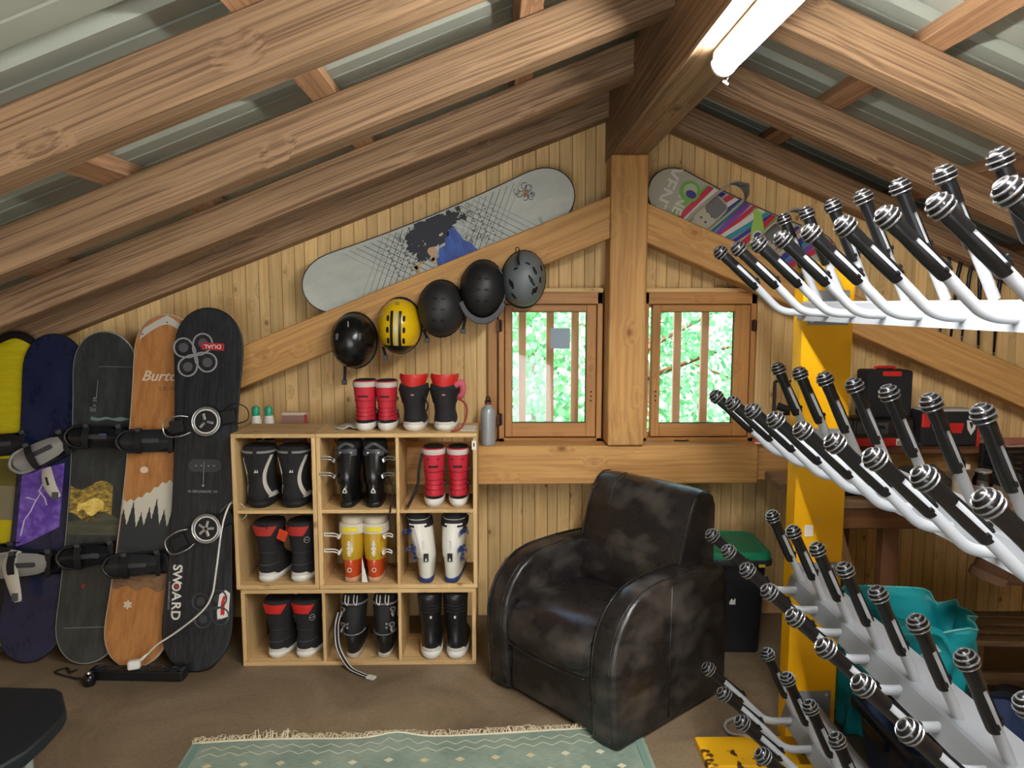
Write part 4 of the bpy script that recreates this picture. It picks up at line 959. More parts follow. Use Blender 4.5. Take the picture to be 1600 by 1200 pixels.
def plate_binding(bd, x, z, rot, sign):
    M = Matrix.Translation((x, bd.y(z)-bd.th/2, z)) @ Matrix.Rotation(R(rot), 4, 'Y')
    root = MB().prism(rr(-.155, .13, -.030, .030, .015, 3), -.018, 0, M=M).build('binding_base', M_blk, bd.t, bevel=.002)
    for r_, mt in ((.062, M_sil), (.052, M_wht)):
        m = MB(); m.tube([M @ Vector((.01+r_*math.cos(a), -.024, r_*math.sin(a))) for a in [2*PI*k/26 for k in range(26)]], .0055 if r_ > .06 else .004, 6, closed=True); m.build('disc_ring', mt, root, smooth=True)
    m = MB(); m.lathe([(.05, 0), (.05, .006)], 24, M @ Matrix.Translation((.01, -.020, 0)) @ Matrix.Rotation(R(90), 4, 'X')); m.build('disc', M_blkm, root)
    for a in range(5 if sign > 0 else 3):
        an = a*2*PI/(5 if sign > 0 else 3)+.4; q = M @ Matrix.Translation((.01, -.030, 0)) @ Matrix.Rotation(an, 4, 'Y')
        MB().box(.006, .036, -.003, .003, -.006, .006, q).build('spoke', M_sil, root, bevel=.002)
    for sg in (-1, 1):
        MB().box(sg*.115-.03, sg*.115+.03, -.045, -.018, -.028, .028, M).build('toe_block' if sg > 0 else 'heel_block', M_blkm, root, bevel=.004)
    m = MB(); m.tube([M @ Vector(p) for p in cr([(-.06, -.03, .034), (-.10, -.05, .045), (-.165, -.045, .03), (-.165, -.045, -.03), (-.10, -.05, -.045), (-.06, -.03, -.034)], 5)], .0028, 6); m.build('wire_bail', M_sil, root, smooth=True)
    m = MB(); m.tube([M @ Vector(p) for p in cr([(.10, -.04, .034), (.16, -.06, .05), (.205, -.05, .02), (.20, -.05, -.03), (.14, -.045, -.038)], 5)], .0028, 6); m.build('wire_bail', M_sil if sign > 0 else M_blk, root, smooth=True)
plate_binding(b5, .000, 1.085, -12, -1); plate_binding(b5, .022, .610, -28, 1)
# 4: orange board
M4, L4 = lean((-1.617, .004), (-1.508, 1.545), 3.21, 3.50)
org = sheen('orange_stained_wood', (188, 130, 74), (162, 104, 54), .35, (6, 6, 1))
b4 = Board(M4, L4, .285, .252, org, 'orange snowboard with snowy mountain and pine tree print', edge=M_wtr, curl=.03)
b4.band('tip_guard', lambda u: L4-.045-.09*u*u, lambda u: L4-.004-.075*u*u, M_wtr, nx=20, x0=-.93, x1=.93)
for q in (-.11, .0): b4.poly('screw_dot', [(q+.0035*math.cos(2*PI*k/8), L4-.035-abs(q)*.55+.0035*math.sin(2*PI*k/8)) for k in range(8)], M_blk, .002)
b4.text('Burton', .066, plain('cream_print', (222, 206, 184), .5), -.004, 1.290, -.06, shear=.35, sx=1.05, bold=.0008)
b4.text('CRUZER', .024, plain('brown_print', (120, 84, 52), .5), .03, 1.236, -.06)
b4.poly('moon_print', [(-.045+.018*math.cos(2*PI*k/16), .862+.015*math.sin(2*PI*k/16)) for k in range(16)], plain('cream_print', (222, 206, 184), .5))
b4.poly('emblem', [(-.055+.022*math.cos(2*PI*k/12)*(1 if k % 2 else .6), .262+.022*math.sin(2*PI*k/12)*(1 if k % 2 else .6)) for k in range(12)], plain('cream_print', (222, 206, 184), .5))
def ridge(u): return .755+.035*math.sin(u*2.4+.5)+.05*max(0, u)+.006*math.sin(u*23)
b4.band('snow_print', lambda u: .54, ridge, plain('snow_print', (206, 202, 184), .5), nx=44)
def trees(u):
    v = 0
    for c, h, w_ in ((-.95, .10, .22), (-.62, .14, .2), (-.30, .09, .18), (-.02, .12, .2), (.22, .16, .22), (.52, .11, .2), (.85, .14, .22)):
        d = abs(u-c)/w_
        if d < 1: v = max(v, h*(1-d)+.008*math.sin(d*28))
    return .585+v*.95
b4.band('pine_print', lambda u: .50, trees, plain('pine_dark_print', (44, 48, 50), .5), .0014, nx=110, nz=2)
b4.band('dark_print', lambda u: .44, lambda u: .54, plain('slate_print', (64, 66, 68), .5), .0010, nx=10)
b4.band('brown_print', lambda u: .335+.01*math.sin(u*9), lambda u: .44, sheen('brown_print_streaks', (142, 106, 76), (118, 84, 58), .5, (3, 3, 14)), .0010, nx=20)
for z, rot in ((.995, -5), (.448, -8)): binding(b4, -.012, z, rot, M_blk, plain('charcoal_plastic', (40, 44, 46), .35), M_blkm, loop=M_blk, flip=-1)
# 3: dark grey board
M3, L3 = lean((-1.845, .004), (-1.818, 1.465), 3.25, 3.54)
b3 = Board(M3, L3, .290, .255, sheen('dark_grey_topsheet', (44, 48, 50), (64, 70, 70), .28, (3, 3, 1)), 'dark grey snowboard with glowing yellow cloud print', edge=plain('pale_edge', (150, 156, 152), .4), curl=.03)
b3.band('cloud_glow', lambda u: .640+.02*math.sin(u*5), lambda u: .785+.02*math.sin(u*4+1), sheen('yellow_cloud_print', (96, 86, 52), (216, 176, 66), .4, (4, 4, 9)), nx=30, x1=.55)
b3.band('cloud_glow', lambda u: .66+.015*math.sin(u*9), lambda u: .715+.012*math.sin(u*6+2), sheen('gold_cloud_print', (222, 184, 76), (250, 226, 140), .4, (4, 4, 9)), .0014, nx=26, x0=-.7, x1=.25)
b3.band('hill_print', lambda u: .56, lambda u: .642+.022*math.sin(u*3+1), sheen('olive_hill_print', (70, 70, 58), (96, 92, 70), .5), nx=24)
b3.band('scratch', lambda u: 1.083+.004*math.sin(u*8), lambda u: 1.095+.003*math.sin(u*12), plain('pale_scratch', (112, 134, 126), .6), nx=24, nz=2, x0=-.4, x1=1)
b3.band('scratch', lambda u: 1.3295, lambda u: 1.3315, plain('pale_scratch', (112, 134, 126), .6), nx=24, nz=2, x0=-.2, x1=1)
b3.band('scratch', lambda u: .150+.006*u, lambda u: .153+.006*u, plain('pale_scratch', (112, 134, 126), .6), nx=10, nz=2, x0=-.8, x1=.9)
b3.text('D.V. 59', .022, gp, -.038, 1.155, R(-90)); b3.text('157', .016, gp, -.052, 1.13, R(-90))
b3.poly('arrow_line', [(-.034, 1.18), (-.032, 1.18), (-.030, 1.27), (-.031, 1.27)], gp)
b3.poly('red_mark', [(-.048, .330), (-.036, .320), (-.025, .340), (-.032, .336), (-.037, .345), (-.043, .334)], plain('red_print', (160, 40, 44), .5))
for z, rot in ((1.005, 0), (.475, -6)):
    r_ = binding(b3, .010, z, rot, M_blk, plain('charcoal_gloss', (26, 28, 32), .25), M_blkm, loop=M_blk, flip=-1)
    m = MB(); M = Matrix.Translation((.010, b3.y(z)-.005-.076, z)); m.tube([M @ Vector((-.045+.006*math.cos(a), 0, .008*math.sin(a))) for a in [2*PI*k/12 for k in range(12)]], .0018, 5, closed=True); m.build('ring_mark', plain('blue_print', (92, 150, 190), .4), r_)
    MB().box(.02, .05, -.0015, .001, -.008, .014, M).build('blue_label', plain('blue_label', (60, 110, 170), .4), r_, bevel=.001)
# 2: navy board
M2, L2 = lean((-2.115, .004), (-2.068, 1.452), 3.27, 3.57)
b2 = Board(M2, L2, .285, .252, sheen('navy_topsheet', (26, 32, 62), (36, 44, 78), .25, (2, 2, 1)), 'navy snowboard with purple lightning print and grey bindings', edge=M_blk, curl=.03)
b2.poly('lightning_panel', [(-.104, .835), (.085, .885), (.085, .595), (-.05, .52), (-.104, .50)], sheen('purple_print', (92, 58, 160), (140, 110, 206), .4, (3, 3, 3)))
wl = plain('pale_lilac_print', (226, 216, 240), .5)
for pts in ([(.0, .80), (-.02, .755), (-.012, .745), (-.035, .70), (-.05, .66), (-.075, .62), (-.085, .55)], [(-.03, .71), (-.07, .725), (-.085, .72)], [(.0, .79), (.035, .765)], [(-.012, .745), (.01, .72), (.02, .69)]):
    b2.poly('lightning_bolt', [(x-.003, z) for x, z in pts]+[(x+.003, z+.002) for x, z in pts[::-1]], wl, .0016)
gl = plain('light_grey_plastic', (150, 148, 144), .45); gs = plain('pale_strap', (196, 190, 176), .55)
binding(b2, .015, .935, -28, M_blk, gl, M_blkm, size=1.08, loop=gl, strap_drop=([(.03, -.05, .86), (.05, -.07, .82), (.075, -.075, .77), (.10, -.06, .73)], .028, gs), flip=-1)
binding(b2, -.02, .430, -4, M_blk, gl, M_blkm, size=1.08, loop=gl, strap_drop=([(-.07, -.05, .49), (-.075, -.085, .44), (-.05, -.09, .36), (-.025, -.08, .27)], .032, gs), flip=-1)
# 1: yellow board at the frame edge
M1, L1 = lean((-2.33, .004), (-2.262, 1.462), 3.29, 3.60)
b1 = Board(M1, L1, .285, .250, M_blk, 'yellow and black snowboard leaning at the far left', edge=M_blk, curl=.03)
b1.band('yellow_panel', lambda u: .90, lambda u: L1-.030-.06*u*u, sheen('yellow_topsheet', (196, 180, 20), (214, 198, 36), .3), nx=20, x0=-.93, x1=.93)
b1.band('olive_panel', lambda u: .775, lambda u: .90, plain('olive_print', (104, 96, 40), .4), nx=10, x0=-.93, x1=.93)
b1.band('grey_panel', lambda u: .62, lambda u: .775, plain('khaki_print', (130, 122, 96), .4), nx=10, x0=-.93, x1=.93)
b1.band('yellow_panel', lambda u: .50, lambda u: .62, plain('yellow_print', (196, 180, 20), .35), nx=10, x0=-.93, x1=.93)
b1.band('yellow_panel', lambda u: .03+.06*u*u, lambda u: .13, plain('yellow_print', (196, 180, 20), .35), nx=10, x0=-.9, x1=.9)
for z in (.965, .46): binding(b1, .01, z, -8, M_blk, M_blkm, M_blkm, flip=-1)

# white board lying on the left brace
a0 = math.atan(.403)
cx0, cz0 = -.928, 1.712
zz = Vector((math.cos(a0), 0, math.sin(a0))); xx = Vector((math.sin(a0), 0, -math.cos(a0)))
MW = Matrix((xx, zz.cross(xx), zz)).transposed().to_4x4(); MW.translation = Vector((-.908, 3.60, 1.642)); MW = MW @ Matrix.Rotation(0, 4, 'X')
LW = 1.355
bw = Board(MW, LW, .272, .240, sheen('pale_grey_topsheet', (172, 178, 170), (186, 190, 180), .35, (2, 2, 1)), 'pale grey snowboard with black and blue splash print above the helmets', edge=M_blk, curl=.03)
lat = plain('lattice_print', (74, 80, 88), .6); blk_ = plain('ink_print', (34, 36, 46), .6)
def latt(z0, z1, sp=.034):
    m = MB(); y_ = -bw.th/2-.0008
    k = z0
    n = 0
    while k < z1:
        f = min(1, min(k-z0, z1-k)/.10)
        for sg in (-1, 1):
            h = bw.hw(k)-.012
            for q in range(9):
                xa = -h+2*h*q/9; xb = -h+2*h*(q+1)/9; za = k+sg*xa*.9; zb = k+sg*xb*.9; w_ = .0009+.0011*f
                m.add([(xa, y_, za-w_), (xb, y_, zb-w_), (xb, y_, zb+w_), (xa, y_, za+w_)], [(0, 1, 2, 3)])
        for q in range(-4, 5):
            d = q*sp*.54+(sp*.27 if n % 2 else 0)
            if abs(d) < bw.hw(k)-.01: m.add([(d+.0042*math.cos(2*PI*i/6)*f, y_-.0003, k+.0042*math.sin(2*PI*i/6)*f) for i in range(6)], [tuple(range(6))])
        k += sp; n += 1
    return m
o = latt(.34, .62).build('lattice_print', lat, bw.t, recalc=False); o['kind'] = 'stuff'
o = latt(.80, 1.04).build('lattice_print', lat, bw.t, recalc=False); o['kind'] = 'stuff'
bw.poly('blue_print', [(.112, .63), (.112, .84), (.09, .825), (.07, .82), (.04, .79), (.0, .78), (-.035, .765), (-.03, .74), (-.005, .735), (.0, .71), (.03, .70), (.035, .665), (.07, .65), (.075, .635)], sheen('blue_splash_print', (30, 84, 176), (20, 50, 124), .4), .0026)
rnd = random.Random(3)
def blob(bd, name, cx, cz, r_, mat, lift, rx=1, n=26, jag=.35):
    pts = [(cx+rx*r_*(1+jag*rnd.uniform(-1, 1))*math.cos(2*PI*k/n), cz+r_*(1+jag*rnd.uniform(-1, 1))*math.sin(2*PI*k/n)) for k in range(n)]
    h = bd.hw(cz)-.006; pts = [(max(-h, min(h, x)), z) for x, z in pts]
    return bd.poly(name, pts, mat, lift)
for cx, cz, r_ in ((-.06, .60, .050), (-.03, .66, .055), (-.055, .73, .045), (-.085, .66, .04), (-.08, .78, .03), (.02, .60, .035), (-.01, .56, .03), (-.10, .72, .022), (.0, .72, .03), (-.105, .82, .014), (-.06, .83, .016), (.045, .57, .02)): blob(bw, 'ink_splash', cx, cz, r_, blk_, .0018+.0002*rnd.random(), n=34, jag=.5)
for k in range(60):
    cx, cz, r_ = rnd.uniform(-.11, .07), rnd.uniform(.50, .88), rnd.uniform(.006, .018)
    m = MB(); m.tube([(cx+r_*math.cos(a)*(1-a/14), -bw.th/2-.0012, cz+r_*math.sin(a)*(1-a/14)) for a in [q*.5 for q in range(17)]], .0013, 4); m.build('ink_swirl', blk_, bw.t)
blob(bw, 'face_print', .035, .632, .022, plain('skin_print', (190, 150, 120), .5), .0022, 1, 14, .1)
for k in range(9): blob(bw, 'flower_print', .055+.05*rnd.random(), .52+.11*rnd.random(), .010, plain('tan_print', (186, 150, 92), .5), .0021, 1, 8, .3)
bw.poly('mark', [(.095, .70), (.107, .70), (.107, .735), (.095, .735)], M_wht, .0022)
for k in range(11): 
    cx, cz = -.055+rnd.uniform(-.03, .03), 1.135+rnd.uniform(-.035, .035); r_ = rnd.uniform(.008, .02); a0_ = rnd.uniform(0, 6)
    m = MB(); m.tube([(cx+r_*math.cos(a0_+a)*(1-a/14), bw.y(cz)-bw.th/2-.001, cz+r_*math.sin(a0_+a)*(1-a/14)) for a in [q*.5 for q in range(12)]], .0018, 4); m.build('ink_swirl', blk_, bw.t)
blob(bw, 'flower_print', -.055, 1.14, .012, plain('amber_print', (170, 120, 40), .5), .0022, 1, 10, .3)
for q in (0, .008): bw.poly('mark', [(.075, 1.155+q), (.105, 1.157+q), (.105, 1.159+q), (.075, 1.157+q)], blk_)

# colourful small board with bindings on the right brace
a1 = math.atan(.435)
zz = Vector((math.cos(a1), 0, -math.sin(a1))); xx = Vector((-math.sin(a1), 0, -math.cos(a1)))
MK = Matrix((xx, zz.cross(xx), zz)).transposed().to_4x4(); MK.translation = Vector((.715, 3.60, 2.165))
bk = Board(MK, .975, .235, .205, plain('pale_sage_topsheet', (172, 170, 154), .35), 'small colourful striped snowboard with grey bindings above the right window', edge=M_blk, curl=.02)
bk.text('VENT', .085, plain('grey_white_print', (206, 204, 194), .5), .0, .085, R(0), sx=1.1, bold=.002)
bk.text('UNE', .065, plain('grey_white_print', (206, 204, 194), .5), .01, .17, R(0), sx=1.1, bold=.002)
cols = [('green_print', (112, 172, 72)), ('crimson_print', (190, 40, 66)), ('white_print', (214, 212, 204)), ('indigo_print', (60, 50, 140)), ('crimson_print', (190, 40, 66)), ('white_print', (214, 212, 204)), ('indigo_print', (60, 50, 140)), ('teal_print', (48, 140, 160)), ('purple_print', (120, 70, 160)), ('crimson_print', (190, 40, 66)), ('white_print', (214, 212, 204)), ('teal_print', (48, 140, 160)), ('indigo_print', (60, 50, 140)), ('crimson_print', (190, 40, 66))]
def cp(n, c): return plain(n+'_kid', c, .4)
z = .20
for i, (n, c) in enumerate(cols*2):
    w_ = .030 if i % 3 else .022
    if z > .84: break
    s_ = -.10+.03*math.sin(i)
    bk.poly('stripe', [(-.10, z-s_*.5), (-.10, z+w_-s_*.5), (.10, z+w_+s_*.6), (.10, z+s_*.6)], cp(n, c), .0010+.00004*i)
    z += w_
bk.poly('disc_print', [(-.04+.05*math.cos(2*PI*k/20), .19+.05*math.sin(2*PI*k/20)) for k in range(20)], cp('green_print', (112, 172, 72)), .0030)
bk.poly('disc_print', [(-.045+.032*math.cos(2*PI*k/20), .19+.032*math.sin(2*PI*k/20)) for k in range(20)], cp('sage_print', (176, 186, 150)), .0036)
bk.poly('disc_print', [(-.03+.018*math.cos(2*PI*k/20), .20+.026*math.sin(2*PI*k/20)) for k in range(20)], cp('indigo_print', (60, 50, 140)), .0042)
bk.poly('leaf_print', [(-.09, .50), (-.05, .52), (.0, .53), (.05, .55), (.09, .57), (.095, .60), (.05, .605), (.0, .60), (-.05, .57), (-.09, .54)], cp('lime_print', (150, 196, 90)), .0034)
for r_, n, c, l_ in ((.028, 'white_print', (214, 212, 204), .0038), (.020, 'indigo_print', (60, 50, 140), .0043)): bk.poly('disc_print', [(.02+r_*math.cos(2*PI*k/18), .575+r_*math.sin(2*PI*k/18)) for k in range(18)], cp(n, c), l_)
kb = plain('ivory_plastic', (178, 172, 152), .45); kg = plain('mid_grey_plastic', (104, 104, 104), .55)
for z, rot in ((.315, 203), (.630, 195)):
    M = Matrix.Translation((.02, -.005, z)) @ Matrix.Rotation(R(rot), 4, 'Y') @ Matrix.Scale(1.15, 4)
    root = MB().prism(rr(-.10, .08, -.042, .042, .03, 5), -.018, 0, M=M).build('binding_base', kb, bk.t, bevel=.003)
    for q in (-.035, .0): 
        for v in (-.013, .013): m = MB(); m.lathe([(.005, 0), (.005, .003)], 8, M @ Matrix.Translation((q, -.0185, v)) @ Matrix.Rotation(R(90), 4, 'X')); m.build('screw_hole', M_gry, root)
    MB().prism(rr(.0, .07, -.034, .034, .012, 3), -.022, -.016, M=M).build('foot_pad', kg, root, bevel=.002)
    for sg in (-1, 1):
        m = MB(); m.tube([M @ Vector(p) for p in cr([(-.10, -.03, sg*.045), (-.02, -.04, sg*.048), (.06, -.09, sg*.046), (.115, -.15, sg*.036), (.125, -.19, sg*.012)], 6)], .006, 6); m.build('loop_edge', kb, root, smooth=True)
    prof = [(.085, -.05, .044), (.10, -.10, .046), (.12, -.16, .044), (.130, -.19, .034), (.134, -.205, .018)]
    rings = []
    for x_, y_, h in prof[2:]:
        rings.append([M @ Vector((x_-.02*(k/4)**2, y_, h*k/4)) for k in range(-4, 5)]+[M @ Vector((x_-.02*(k/4)**2-.008, y_, h*k/4)) for k in range(4, -5, -1)])
    MB().loft(rings).build('highback', kg, root, smooth='auto', ang=45)
    m = MB(); P = cr([(-.07, -.02, -.045), (-.085, -.055, -.03), (-.09, -.06, 0), (-.085, -.055, .03), (-.07, -.02, .045)], 5)
    m.loft([[M @ (p+Vector((-.014, 0, 0))), M @ (p+Vector((.014, 0, 0))), M @ (p+Vector((.014, -.005, 0))), M @ (p+Vector((-.014, -.005, 0)))] for p in P]); m.build('toe_strap', kb, root, smooth='auto', ang=50)

# ------------------------------------------------------------------ leather armchair
def armchair():
    a = math.atan2(-.54, .46)
    t = empty('armchair', (-.04, 3.05, 0), a, 'worn black leather club armchair standing by the rug', 'armchair')
    # local x: width .71 (towards the viewer), local y: depth .69
    W, D = .71, .69
    def arm(x0, x1):
        prof = [(.0, .015), (-.012, .12), (-.022, .24), (-.022, .33), (-.008, .40), (.025, .465), (.075, .517), (.14, .552), (.22, .568), (.36, .572), (.52, .566), (.62, .552), (.655, .535), (.675, .50), (.685, .40), (.69, .20), (.69, .015)]
        m = MB(); sub = prof; 
        n = len(sub)
        # rounded across the width
        cols = [(x0, .018, 0), (x0+.006, .006, 1), (x0+.022, 0, 1), ((x0+x1)/2, -.004, 1), (x1-.022, 0, 1), (x1-.006, .006, 1), (x1, .018, 0)]
        rings = []
        cy, cz = .35, .28
        for x, ins, _ in cols:
            r = []
            for y, z in sub:
                v = Vector((0, y-cy, z-cz)); l = v.length; v = v*(1-ins/l); zz_ = cz+v.z if z > .02 else z; r.append(Vector((x, cy+v.y, zz_)))
            rings.append(r)
        m.loft(rings); return m
    la = arm(0, .125).build('armrest', M_leather, t, smooth='auto', ang=50)
    ra = arm(W-.125, W).build('armrest', M_leather, t, smooth='auto', ang=50)
    # piping seams on both arms
    for x, par in ((.024, la), (.103, la), (W-.103, ra), (W-.022, ra)):
        P = cr([(x, -.001, .03), (x, -.022, .24), (x, -.0225, .33), (x, -.009, .40), (x, .024, .467), (x, .075, .519), (x, .14, .553), (x, .22, .569), (x, .36, .573), (x, .52, .567), (x, .62, .552)], 3)
        m = MB(); m.tube(P, .0035, 5); m.build('piping', M_leather, par, smooth=True)
    m = MB(); m.tube([(W+.0005, .30, .03), (W+.001, .30, .3), (W, .305, .545)], .0028, 5); m.build('side_seam', M_leather, ra, smooth=True)
    MB().box(.125, W-.125, .012, .05, .02, .235).build('front_panel', M_leather, t, bevel=.012, seg=3, smooth='auto')
    # seat cushion: plump box with a rounded nose
    x0, x1 = .118, W-.118; ys = [-.022, -.024, .0, .05, .12, .22, .34, .46, .52]
    def cush(y, s):
        return 0
    rings = []
    nx = 12
    prof = [(.05, .225), (-.010, .228), (-.030, .25), (-.036, .29), (-.030, .335), (-.008, .372), (.04, .398), (.10, .408), (.20, .406), (.32, .400), (.46, .398), (.52, .385), (.52, .25)]
    m = MB(); rings = []
    for k in range(nx+1):
        u = k/nx; x = x0+(x1-x0)*u; e = 1-(abs(2*u-1))**6
        r = []
        for y, z in prof:
            dz = -.012*math.exp(-((u-.5)**2/.06+(y-.24)**2/.02)) if z > .33 else 0
            puff = .012*(1-(2*u-1)**2)
            yy = y-(puff if y < .03 else 0); z2 = z+dz+(puff*.7 if z > .37 else 0)
            s_ = .90+.10*e
            r.append(Vector((x, .24+(yy-.24)*(s_ if y < .1 else 1), .31+(z2-.31)*s_)))
        rings.append(r)
    m.loft(rings); sc_ = m.build('seat_cushion', M_leather, t, smooth='auto', ang=60)
    m = MB(); m.tube(cr([(x0+.01, -.036, .245), (x0+.15, -.048, .240), (x1-.15, -.048, .240), (x1-.01, -.036, .245)], 6), .0035, 5); m.build('piping', M_leather, sc_, smooth=True)
    for xx_ in (x0+.012, x1-.012):
        m = MB(); m.tube(cr([(xx_, -.030, .25), (xx_, -.034, .30), (xx_, -.018, .36), (xx_, .04, .392), (xx_, .2, .402)], 4), .003, 5); m.build('piping', M_leather, sc_, smooth=True)
    # backrest block, leaning back
    prof = [(.44, .36), (.425, .42), (.450, .52), (.480, .62), (.515, .72), (.545, .795), (.570, .828), (.605, .845), (.650, .842), (.680, .825), (.700, .78), (.700, .60), (.695, .30), (.69, .10)]
    m = MB(); rings = []; bx0, bx1 = .085, W-.080
    for k in range(nx+1):
        u = k/nx; x = bx0+(bx1-bx0)*u; e = abs(2*u-1); r = []
        for y, z in prof:
            f = 1-.030*e**8; puff = .018*(1-e**2)*(1 if y < .56 and z > .40 else 0)
            r.append(Vector((x, .58+(y-puff-.58)*f, .45+(z-.45)*(f if z > .45 else 1))))
        rings.append(r)
    m.loft(rings); br = m.build('backrest', M_leather, t, smooth='auto', ang=60)
    for xx_ in (bx0+.008, bx1-.008):
        m = MB(); m.tube(cr([(xx_, .452, .52), (xx_, .482, .62), (xx_, .516, .72), (xx_, .548, .79), (xx_, .575, .822), (xx_, .61, .838), (xx_, .66, .835)], 3), .0032, 5); m.build('piping', M_leather, br, smooth=True)
    m = MB(); m.tube(cr([(.22, .499, .70), (.22, .527, .79), (.22, .565, .838), (.22, .62, .852)], 3), .0022, 5); m.build('seam', M_leather, br, smooth=True)
    for x, y in ((.05, .06), (.66, .06), (.05, .62), (.66, .62)):
        m = MB(); m.lathe([(.022, 0), (.025, .018)], 12, Matrix.Translation((x, y, 0))); m.build('foot', M_blk, t)
    MB().box(.03, W-.03, .03, D-.01, .016, .03).build('base', M_blkm, t)
armchair()

# ------------------------------------------------------------------ rug
def rug():
    t = empty('rug', (-1.117, 2.600, 0), math.atan2(.06, 1.41), 'faded green woven rug with zigzag and diamond pattern', 'rug')
    W, D = 1.65, 1.5
    m, N, L, B = newmat('rug_weave'); tc = N.new('ShaderNodeTexCoord'); nz = N.new('ShaderNodeTexNoise'); mp = N.new('ShaderNodeMapping'); mp.inputs['Scale'].default_value = (30, 260, 1)
    L.new(tc.outputs['Object'], mp.inputs[0]); nz.inputs['Scale'].default_value = 1; nz.inputs['Detail'].default_value = 4; L.new(mp.outputs[0], nz.inputs['Vector'])
    n2 = N.new('ShaderNodeTexNoise'); n2.inputs['Scale'].default_value = 5; n2.inputs['Detail'].default_value = 5; L.new(tc.outputs['Object'], n2.inputs['Vector'])
    ad = N.new('ShaderNodeMath'); ad.operation = 'MULTIPLY_ADD'; ad.inputs[1].default_value = .5; L.new(nz.outputs[0], ad.inputs[0]); hf = N.new('ShaderNodeMath'); hf.operation = 'MULTIPLY'; hf.inputs[1].default_value = .5; L.new(n2.outputs[0], hf.inputs[0]); L.new(hf.outputs[0], ad.inputs[2])
    c = N.new('ShaderNodeValToRGB'); e = c.color_ramp.elements; e[0].position = .36; e[0].color = rgb(106, 126, 116); e[1].position = .62; e[1].color = rgb(144, 158, 144)
    L.new(ad.outputs[0], c.inputs[0]); L.new(c.outputs[0], B.inputs['Base Color']); B.inputs['Roughness'].default_value = .95
    bp = N.new('ShaderNodeBump'); bp.inputs['Strength'].default_value = .4; bp.inputs['Distance'].default_value = .002; L.new(nz.outputs[0], bp.inputs['Height']); L.new(bp.outputs[0], B.inputs['Normal'])
    mb = MB(); nx, ny = 60, 40
    def h(x, y): return .006+.0012*math.sin(x*9+y*4)+.016*math.exp(-((x-.74)/.07)**2-((y+.02)/.05)**2)
    def yo(x): return .010*math.sin(x*5.5)+.014*math.exp(-((x-.74)/.1)**2)
    top = [[Vector((W*i/nx, -D*j/ny+yo(W*i/nx)*(1-j/ny), h(W*i/nx, -D*j/ny))) for i in range(nx+1)] for j in range(ny+1)]
    bot = [[p+Vector((0, 0, -.0055)) for p in r] for r in top]
    V = [p for r in top for p in r]+[p for r in bot for p in r]; o = (nx+1)*(ny+1); F = []
    for j in range(ny):
        for i in range(nx):
            a = j*(nx+1)+i; F.append((a, a+nx+1, a+nx+2, a+1)); F.append((o+a, o+a+1, o+a+nx+2, o+a+nx+1))
    for i in range(nx): F.append((i, i+1, o+i+1, o+i)); a = ny*(nx+1)+i; F.append((a+1, a, o+a, o+a+1))
    for j in range(ny): a = j*(nx+1); F.append((a+nx+1, a, o+a, o+a+nx+1)); a += nx; F.append((a, a+nx+1, o+a+nx+1, o+a))
    mb.add(V, F); mb.build('woven_field', m, t, smooth='auto')
    cream = plain('cream_wool', (206, 204, 180), .95)
    def lineon(name, pts, w_, mat=cream):
        mm = MB(); n = len(pts); vs = []
        for x, y in pts: 
            for d in (-w_, w_): vs.append((x, y+d+yo(x)*(1+y/D), h(x, y)+.0012))
        mm.add(vs, [(2*i, 2*i+2, 2*i+3, 2*i+1) for i in range(n-1)]); o_ = mm.build(name, mat, t, recalc=False); return o_
    for y0 in (-.045, -.085, -.275, -.6, -.64):
        pts = []; k = 0; x = .05
        while x < W-.05: pts.append((x, y0+(.011 if k % 2 else -.011))); x += .035; k += 1
        lineon('zigzag_line', pts, .0022)
    dc = plain('sand_wool', (196, 186, 152), .95); gd = plain('sage_wool', (108, 138, 128), .95)
    for y0, st in ((-.150, 0), (-.235, .06), (-.36, 0), (-.45, .06)):
        x = .10+st
        while x < W-.08:
            mm = MB(); a = .018; z_ = h(x, y0)+.0022; yy = y0+yo(x)*(1+y0/D)
            mm.add([(x-a, yy, z_), (x, yy-a*.8, z_), (x+a, yy, z_), (x, yy+a*.8, z_)], [(0, 1, 2, 3)]); mm.build('diamond', dc if int(x*100) % 3 else cream, t, recalc=False)
            x += .125
    for x0 in (.025, W-.025):
        mm = MB(); mm.box(x0-.012, x0+.012, -D, -.01, .009, .0105); mm.build('side_border', gd, t)
    # fringe
    mm = MB(); rn = random.Random(5)
    for k in range(420):
        x = W*k/420+rn.uniform(-.003, .003); L_ = rn.uniform(.018, .042); a = rn.gauss(0, .6); y0 = yo(x)
        lift = rn.uniform(0, .016)*(2.0 if .22 < x < .36 else 1)
        p = [(x, y0-.004, .009), (x+math.sin(a)*L_*.5, y0+L_*.5, .006+lift), (x+math.sin(a*1.6)*L_, y0+L_*.9, .003+lift*.5)]
        mm.tube(p, [.0016, .0015, .001], 4)
    o = mm.build('fringe', plain('fringe_wool', (216, 202, 172), .95), t); o['kind'] = 'stuff'
    mm = MB(); mm.tube([(W*i/60, yo(W*i/60), h(W*i/60, 0)) for i in range(61)], .0045, 6); mm.build('edge_cord', cream, t, smooth=True)
rug()

